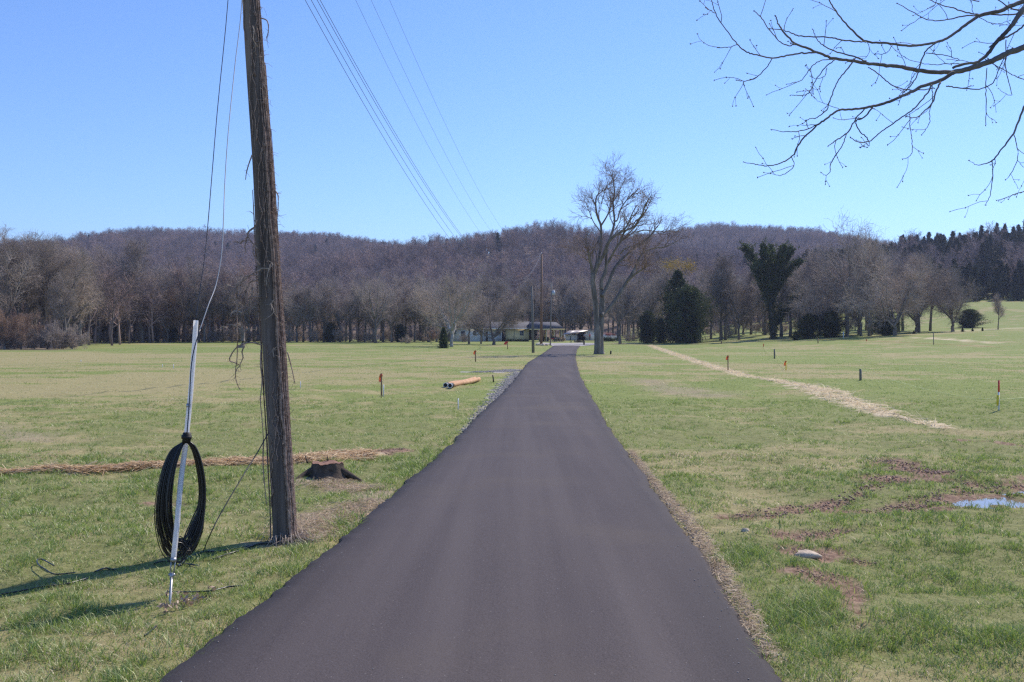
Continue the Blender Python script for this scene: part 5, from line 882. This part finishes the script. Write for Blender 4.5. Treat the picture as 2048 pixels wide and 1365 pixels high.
# each line is fitted through where it is seen: quadratics in world space
def pline(a, b_, lab, end, k, r=.0085):
    """a,b_: photo points on the line; the line runs in the vertical plane through the end point"""
    xe, ye, ze = end
    def yat(px): u = (px - 1024) / F; return (ye * k - xe) / (k + (-u)) if False else (k * ye - xe) / (k - u)
    pts = []
    for px, py in (a, b_): y = yat(px); pts.append((y, CH + (HZ - py) / F * y))
    pts.append((ye, ze)); yy = np.array([p[0] for p in pts]); co_ = np.polyfit(yy, [p[1] for p in pts], 2); ys_ = np.concatenate([np.linspace(-25, 40, 30), np.linspace(42, ye, 70)])
    P = np.stack([xe - k * (ye - ys_), ys_, np.polyval(co_, ys_)], -1); mid = P[0].copy(); b = MB(); b.tube(P - mid, r, 5); tag(b.obj('power_line', M['wire'], None, mid), lab, 'power line', 'overhead power lines')
pline((610, 0), (905, 485), 'thin overhead line, leftmost of the four close ones', top + [-.15, 0, .1], .080)
pline((622, 0), (930, 500), 'thin overhead line, second of the four close ones', top + [-.05, 0, .25], .080)
pline((634, 0), (935, 490), 'thin overhead line, third of the four close ones', top + [.05, 0, .3], .080)
pline((640, 0), (940, 492), 'thin overhead line, rightmost of the four close ones', top + [.15, 0, .35], .080)
for a, b_, lab in (((711, 0), (972, 480), 'left'), ((742, 0), (992, 476), 'middle'), ((779, 0), (1012, 470), 'right')): pline(a, b_, 'thin overhead line, %s one of the three wider spaced' % lab, (8 + (a[0] - 711) * .02, 300, 26), .085, .011)
# broken snag in the left field
g = G(485, 696); so = thing('broken_snag', g, 'broken dead trunk with ragged top standing alone on the left field', 'tree'); k_ = g[1] / F; b = MB(); b.tube([(-.6, 0, -.1), (0, 0, .15), (.05, 0, 20 * k_), (.0, 0, 34 * k_), (-.1, 0, 42 * k_)], [.5, .34, .28, .26, .12], 9, 3)
b.tube([(0, 0, 30 * k_), (.8, 0, 38 * k_), (1.6, .2, 36 * k_)], [.12, .08, .03], 6, 3); b.tube([(0, 0, 32 * k_), (-1., 0, 44 * k_), (-2.2, .1, 47 * k_)], [.12, .07, .03], 6, 3); b.obj('trunk', M['bark'], so, smooth=True)
P0, R0 = line3([(0, 0, 1), (.05, 0, 3), (-.1, 0, 42 * k_)], [.3, .25, .1], 8); P1, R1, _ = grow(P0[None], R0[None], 9, .4, 1, (30, 80), (.8, 1.8), 6, .3, -.1, .03, .3); P2, R2, _ = grow(P1, R1, 5, .2, 1, (30, 70), (.3, .8), 4, .3, -.1, .012, .4); b = MB(); b.tubes(P1, R1, 4); b.tubes(P2, np.maximum(R2, .008), 3); b.obj('twigs', M['twig'], so)
# ------------------------------------------------------------------ house
YH = 200.
def hx(px, y=YH): return (px - 1024) / F * y
def hz(py, y=YH): return CH + (HZ - py) / F * y
gz = hz(684); ho = thing('house', (hx(1000), YH, gz), 'long low white and cream house with a grey roofed carport', 'house'); HO = np.array([hx(1000), YH, gz])
def hb_(b, px0, px1, y0, y1, py0, py1): return b.box(hx(px0) - HO[0], hx(px1) - HO[0], y0, y1, hz(py1) - gz, hz(py0) - gz)
b = MB(); hb_(b, 904, 962, 0, 9, 657, 690); b.obj('white_wall', M['siding'], ho); b = MB(); hb_(b, 962.2, 1010, 1.6, 9, 657, 690); b.obj('porch_wall', M['siding'], ho)
b = MB(); hb_(b, 1010.2, 1058, .3, 9, 657, 690); b.obj('cream_wall', M['cream'], ho)
b = MB(); y0, y1 = -.5, 9.6; prof = [(y0, hz(658.2) - gz), (4.5, hz(644) - gz), (y1, hz(658.2) - gz), (y1, hz(657.4) - gz), (4.5, hz(643) - gz), (y0, hz(657.4) - gz)]; b.prism(prof, hx(902) - HO[0], hx(1059.8) - HO[0], 'x'); b.obj('roof', M['roof'], ho)
b = MB(); hb_(b, 902, 1059, -.56, -.51, 656.6, 658.6); b.obj('fascia', M['white'], ho)
def window(px0, px1, py0, py1, yy, lab=None):
    fr = MB(); hb_(fr, px0, px1, yy - .06, yy - .01, py0, py1); f = fr.obj('window', M['white'], ho); p = MB(); hb_(p, px0 + .7, px1 - .7, yy - .08, yy - .062, py0 + .7, py1 - .7); pn = p.obj('pane', M['glass'], f)
    c = MB(); m0 = (py0 + py1) / 2; hb_(c, px0 + .7, px1 - .7, yy - .10, yy - .082, m0 - .25, m0 + .25); hb_(c, (px0 + px1) / 2 - .2, (px0 + px1) / 2 + .2, yy - .104, yy - .101, py0 + .7, py1 - .7); c.obj('bars', M['white'], f)
window(907.5, 913, 660, 669, 0); window(922, 930, 662, 676, 0); window(946, 952, 662, 671, 0); window(1039.5, 1047.5, 661.5, 671.5, .3)
b = MB(); hb_(b, 971, 977, 1.5, 1.56, 664, 684); b.obj('door', simple('door_green', (.05, .07, .07), .5), ho); b = MB(); hb_(b, 1003, 1009.9, -.2, .28, 659, 686); b.obj('shutter_wall', M['dark'], ho)
for px in (966, 976, 1002): b = MB(); hb_(b, px, px + 1.4, -.25, -.1, 658.4, 686); b.obj('porch_post', M['white'], ho)
b = MB(); hb_(b, 986, 1002, -.22, -.14, 672, 672.8); hb_(b, 986, 1002, -.22, -.14, 682, 682.6)
for px in np.arange(986, 1002, 1.9): hb_(b, px, px + .7, -.2, -.16, 672.8, 682)
b.obj('porch_railing', M['white'], ho)
b = MB(); hb_(b, 1027.8, 1028.6, .2, .28, 658.4, 684); b.obj('downpipe', M['polegrey'], ho)
# carport
cp = thing('carport', (hx(1095), YH - 2, gz), 'open carport with grey hip roof on cream posts', 'carport'); CO = np.array([hx(1095), YH - 2, gz]); yc0 = YH - 2
def cx_(px): return (px - 1024) / F * yc0 - CO[0]
def cz_(py): return CH + (HZ - py) / F * yc0 - gz
b = MB()
x0, x1, zt, ze = cx_(1058.5), cx_(1130), cz_(644), cz_(658.5); V = [(x0, -.4, ze), (x1, -.4, ze), (x1, 8, ze), (x0, 8, ze), (x0, 3.8, zt), (cx_(1113.5), 3.8, zt)]; b.add(V, [[0, 1, 5, 4], [2, 3, 4, 5]], [[1, 2, 5], [3, 0, 4]], [[3, 2, 1, 0]]); b.obj('roof', M['roof'], cp)
b = MB(); b.box(x0, x1 - .05, -.46, -.405, ze - .16, ze + .04); b.box(x1 - .045, x1 + .02, -.46, 8, ze - .16, ze + .04); b.obj('fascia', M['cream'], cp)
for px, yy in ((1080, .1), (1093, .1), (1109, .1), (1123.6, .1), (1093, 7.5), (1109, 7.5), (1123, 7.5)): b = MB(); b.box(cx_(px) - .1, cx_(px) + .1, yy - .1, yy + .1, -.1, ze - .165); b.obj('post', M['cream'], cp)
b = MB(); b.box(cx_(1060), cx_(1126), -1.2, 8, -.12, .04); b.obj('slab', simple('concrete', (.42, .39, .34), .9, (.52, .48, .42), 3), cp)
for i, px in enumerate((1081.5, 1086, 1094.5)):
    b = MB(); x_ = cx_(px); b.tube([(0, 0, 0), (0, 0, .75), (0, 0, .8), (0, 0, .9)], [.34, .38, .42, .3], 12); tag(b.obj('waste_bin', M['black'], None, (x_ + CO[0], yc0 + 1.2, gz + .045)), ['black bin at the left of the carport', 'black bin between the tall pole and the carport posts', 'black bin right of the middle carport post'][i], 'bin')
gr = thing('barbecue_grill', (hx(1103.5), YH - 3.2, gz), 'small black and red grill cart in front of the carport', 'grill'); b = MB(); b.tube([(-.35, 0, .85), (.35, 0, .85)], .24, 10); b.obj('lid', M['black'], gr, smooth=True); b = MB(); b.box(-.4, .4, -.25, .25, .55, .70); b.obj('body', M['red'], gr)
for sx in (-1, 1):
    for sy in (-1, 1): b = MB(); b.tube([(sx * .36, sy * .2, 0), (sx * .36, sy * .2, .55)], .025, 5); b.obj('leg', M['steel'], gr)
b = MB(); b.box(.45, 1.0, -.25, .25, .66, .70); b.obj('shelf', M['white'], gr)
hgm = MB(); V, Q = leaf_cloud(np.array([(x_, rng.normal(0, .25), .25 + .5 * rng.random()) for x_ in np.linspace(-1.1, 1.1, 60)]), 2600, .16, .07); hgm.add(V, Q); hgo = thing('low_hedge', (hx(1117), YH - 2.6, gz), 'low tan dry hedge at the right carport post', 'hedge'); hgm.obj('foliage', leafy('tan_leaf', .2, (.30, .21, .14), (.46, .36, .26), 2), hgo); b = MB(); [b.tube([(x_, 0, -.1), (x_, .05, .5)], .02, 4) for x_ in (-.9, -.4, 0, .5, .9)]; b.obj('stems', M['bark'], hgo)
# foundation shrubs
fs = MB(); V, Q = leaf_cloud(np.array([(x_, rng.normal(0, .15), .12 + .25 * rng.random()) for x_ in np.linspace(-2.2, 2.2, 70)]), 2200, .12, .06); fs.add(V, Q); fo = thing('flower_bed_shrubs', (hx(1034), YH - .6, gz), 'low green shrubs along the cream wall', 'shrubs'); fs.obj('foliage', M['cedar'], fo)
# shed
YS = 232.
sh = thing('shed', ((1150 - 1024) / F * YS, YS, CH + (HZ - 682.5) / F * YS), 'white shed with a rusty tin lean-to roof over a dark opening', 'shed'); SO = np.array(sh.location)
def sx(px, y=YS): return (px - 1024) / F * y - SO[0]
def sz(py, y=YS): return CH + (HZ - py) / F * y - SO[2]
b = MB(); b.box(sx(1131), sx(1153.5), .3, 5, -.2, sz(670)); b.obj('lean_to_wall', M['siding'], sh)
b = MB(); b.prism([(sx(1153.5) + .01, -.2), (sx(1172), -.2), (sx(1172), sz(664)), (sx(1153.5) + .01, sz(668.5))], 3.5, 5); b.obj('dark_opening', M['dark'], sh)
for px in (1153.7, 1171.8): b = MB(); b.box(sx(px) - .07, sx(px) + .07, -.2, -.06, -.2, sz(668.5 if px < 1160 else 664)); b.obj('post', M['white'], sh)
b = MB(); z0, z1 = sz(669.6), sz(662.5); b.add([(sx(1124.5), -1, z0), (sx(1176), -1, z1 + .12), (sx(1168), 4.8, sz(659.8)), (sx(1141), 4.8, sz(661.2)), (sx(1124.5), -1, z0 - .12), (sx(1176), -1, z1), (sx(1168), 4.8, sz(659.8) - .12), (sx(1141), 4.8, sz(661.2) - .12)], [[0, 1, 2, 3], [7, 6, 5, 4], [0, 4, 5, 1], [1, 5, 6, 2], [2, 6, 7, 3], [3, 7, 4, 0]]); b.obj('tin_roof', M['tin'], sh)
b = MB(); b.prism([(sx(1172.2), -.2), (sx(1193), -.2), (sx(1193), sz(664.5)), (sx(1181), sz(660.8)), (sx(1172.2), sz(662.2))], .8, 6); b.obj('gable_wall', M['siding'], sh)
b = MB(); b.prism([(sx(1170.5), sz(662.2)), (sx(1181), sz(660.6)), (sx(1195), sz(664.8)), (sx(1195), sz(664.1)), (sx(1181), sz(659.8)), (sx(1170.5), sz(661.4))], .5, 6.3); b.obj('gable_roof', M['tin'], sh)
b = MB(); b.prism([(sx(1139.5), 0), (sx(1141), 0), (sx(1142.2), sz(673)), (sx(1141), sz(673))], .1, .28); b.obj('plank', M['black'], sh)
# firewood-like dark heap in front of the shed
hp = MB(); V, Q = leaf_cloud(np.array([(rng.normal(0, .4), rng.normal(0, .2), .15) for _ in range(30)]), 500, .12, .09); hp.add(V, Q); tag(hp.obj('brush_heap', M['stumpw'], None, G(1157, 685.5)), 'small dark brush heap on the grass before the shed', 'heap')
# pickup truck behind the maple
tx = (1217 - 1024) / F * 228; tr = thing('pickup_truck', (tx, 228, float(H(tx, 228))), 'white pickup truck parked behind the maple trunk', 'truck'); tr.rotation_euler = (0, 0, .12)
b = MB(); b.prism([(-2.7, .45), (2.7, .45), (2.7, .95), (2.62, 1.08), (.7, 1.1), (-1.2, 1.12), (-2.6, 1.02), (-2.72, .8)], -.92, .92); b.obj('body', M['car'], tr, bevel=.05)
b = MB(); b.prism([(-1.35, 1.1), (.72, 1.08), (.6, 1.72), (-.6, 1.75)], -.82, .82); b.obj('cab', M['car'], tr, bevel=.05)
b = MB(); b.prism([(-1.05, 1.16), (-.3, 1.16), (-.3, 1.62), (-.62, 1.62)], -.84, .84); b.prism([(-.22, 1.16), (.5, 1.16), (.46, 1.62), (-.22, 1.62)], -.84, .84); b.obj('side_windows', M['glass'], tr)
for x_ in (-1.75, 1.65):
    for y_ in (-.86, .86):
        b = MB(); b.tube([(x_, y_ - .12, .37), (x_, y_ + .12, .37)], .37, 18); wo = b.obj('wheel', M['tyre'], tr); r = MB(); sgn = -1 if y_ < 0 else 1; r.tube([(x_, y_ + sgn * .10, .37), (x_, y_ + sgn * .135, .37)], .2, 14); r.obj('rim', M['steel'], wo)
for y_ in (-.7, .7): b = MB(); b.box(-2.745, -2.66, y_ - .18, y_ + .18, .72, .9); b.obj('headlight', M['steel'], tr)
bb = thing('garden_bush', at(1216, 196), 'dark bush with red leaves on top hiding the truck wheels', 'bush'); b = MB(); V, Q = leaf_cloud(np.array([(rng.normal(0, .9), rng.normal(0, .4), .35 + .35 * rng.random()) for _ in range(60)]), 2600, .16, .08); b.add(V, Q); b.obj('foliage', M['cedar'], bb)
b = MB(); V, Q = leaf_cloud(np.array([(.1 + rng.normal(0, .45), rng.normal(0, .3), 1.45 + .3 * rng.random()) for _ in range(40)]), 700, .12, .06); b.add(V, Q); b.obj('red_leaves', leafy('red_leaf', .3, (.30, .06, .04), (.45, .14, .09), 5), bb); b = MB(); [b.tube([(0, 0, 0), (rng.normal(0, .3), 0, 1.6)], [.03, .01], 5) for _ in range(6)]; b.obj('stems', M['bark'], bb)
# ------------------------------------------------------------------ people
def person(px, yy, shirt, label, rz, armp):
    x_ = (px - 1024) / F * yy; o = thing('person', (x_, yy, float(H(x_, yy)) + .03), label, 'person'); o.rotation_euler = (0, 0, rz)
    def skin(name, vs, es, rs, mat, sub=2):
        me = bpy.data.meshes.new(name); me.from_pydata(vs, es, []); me.update(); q = bpy.data.objects.new(name, me); COL.objects.link(q); q.parent = o; me.materials.append(mat)
        s = q.modifiers.new('skin', 'SKIN'); s.use_smooth_shade = True
        for v_, r in zip(me.skin_vertices[0].data, rs): v_.radius = (r, r * .8)
        me.skin_vertices[0].data[0].use_root = True; u = q.modifiers.new('sub', 'SUBSURF'); u.levels = u.render_levels = sub; return q
    hl, hr = armp
    vs = [(0, 0, .95), (0, 0, 1.15), (0, 0, 1.38), (0, 0, 1.50), (0, -.01, 1.56), (-.19, 0, 1.40), (-.25, .0, 1.12), hl, (.19, 0, 1.40), (.25, 0, 1.12), hr, (-.09, 0, .88), (-.12, -.03, .48), (-.13, 0, .08), (-.13, -.16, .04), (.09, 0, .88), (.11, -.02, .48), (.12, .03, .08), (.12, -.13, .04), (0, -.01, 1.66), (0, -.01, 1.74)]
    es = [(0, 1), (1, 2), (2, 3), (3, 4), (2, 5), (5, 6), (6, 7), (2, 8), (8, 9), (9, 10), (0, 11), (11, 12), (12, 13), (13, 14), (0, 15), (15, 16), (16, 17), (17, 18), (4, 19), (19, 20)]
    skin('body', vs, es, [.13, .12, .14, .055, .055, .065, .043, .035, .065, .043, .035, .09, .06, .045, .04, .09, .06, .045, .04, .095, .07], M['skin'])
    skin('shirt', [(0, 0, .93), (0, 0, 1.15), (0, 0, 1.38), (0, 0, 1.46), (-.19, 0, 1.405), (-.235, 0, 1.2), (.19, 0, 1.405), (.235, 0, 1.2)], [(0, 1), (1, 2), (2, 3), (2, 4), (4, 5), (2, 6), (6, 7)], [.155, .145, .165, .07, .082, .062, .082, .062], M[shirt])
    skin('trousers', [(0, 0, .97), (-.09, 0, .88), (-.12, -.03, .48), (-.13, 0, .12), (.09, 0, .88), (.11, -.02, .48), (.12, .03, .12)], [(0, 1), (1, 2), (2, 3), (0, 4), (4, 5), (5, 6)], [.15, .11, .08, .07, .11, .08, .07], M['denim'])
    skin('hair', [(0, .02, 1.70), (0, .03, 1.76), (0, .05, 1.66)], [(0, 1), (0, 2)], [.098, .08, .07], M['hair'])
    b = MB(); b.tube([(0, -.11, 1.67), (0, -.135, 1.645), (0, -.11, 1.635)], [.012, .02, .014], 6); b.obj('nose', M['skin'], o)
    for sx_ in (-.035, .035): b = MB(); b.tube([(sx_ - .012, -.098, 1.685), (sx_ + .012, -.098, 1.685)], .01, 6); b.obj('eye', M['black'], o)
    for h_ in (hl, hr):
        b = MB(); h_ = np.array(h_); s_ = 1 if h_[0] > 0 else -1
        b.tube([h_ + (0, 0, .02), h_ + (0, -.01, -.04), h_ + (0, -.01, -.08)], [.028, .04, .034], 7)
        for f, l_ in zip((-.027, -.009, .009, .027), (.065, .08, .075, .06)): b.tube([h_ + (0, f - .01, -.075), h_ + (-.006 * s_, f - .012, -.075 - l_ * .55), h_ + (-.02 * s_, f - .014, -.075 - l_)], [.0095, .009, .007], 6)
        b.tube([h_ + (0, -.035, -.03), h_ + (-.01 * s_, -.06, -.06), h_ + (-.02 * s_, -.065, -.09)], [.011, .010, .008], 6); b.obj('hand', M['skin'], o, smooth=True)
person(1179.3, 226, 'cloth_red', 'person in a red top and dark trousers standing before the white shed', .5, ((-.27, -.06, .88), (.30, -.12, .92)))
person(1169.5, 229, 'cloth_blue', 'person in a pale blue top standing in the dark shed opening', -.6, ((-.27, -.02, .88), (.20, -.22, 1.0)))
# ------------------------------------------------------------------ air between the camera and the hills
m, t, o = new_mat('haze_air'); v = N(t, 'ShaderNodeVolumePrincipled'); v.inputs['Color'].default_value = (.62, .72, 1.0, 1); v.inputs['Density'].default_value = .00019; v.inputs['Anisotropy'].default_value = .3
t.links.new(v.outputs[0], o.inputs['Volume'])
b = MB(); b.box(-2300, 2300, -380, 2500, -3, 220); tag(b.obj('haze', m), 'thin blue haze in front of the hills', 'haze', kind='stuff')
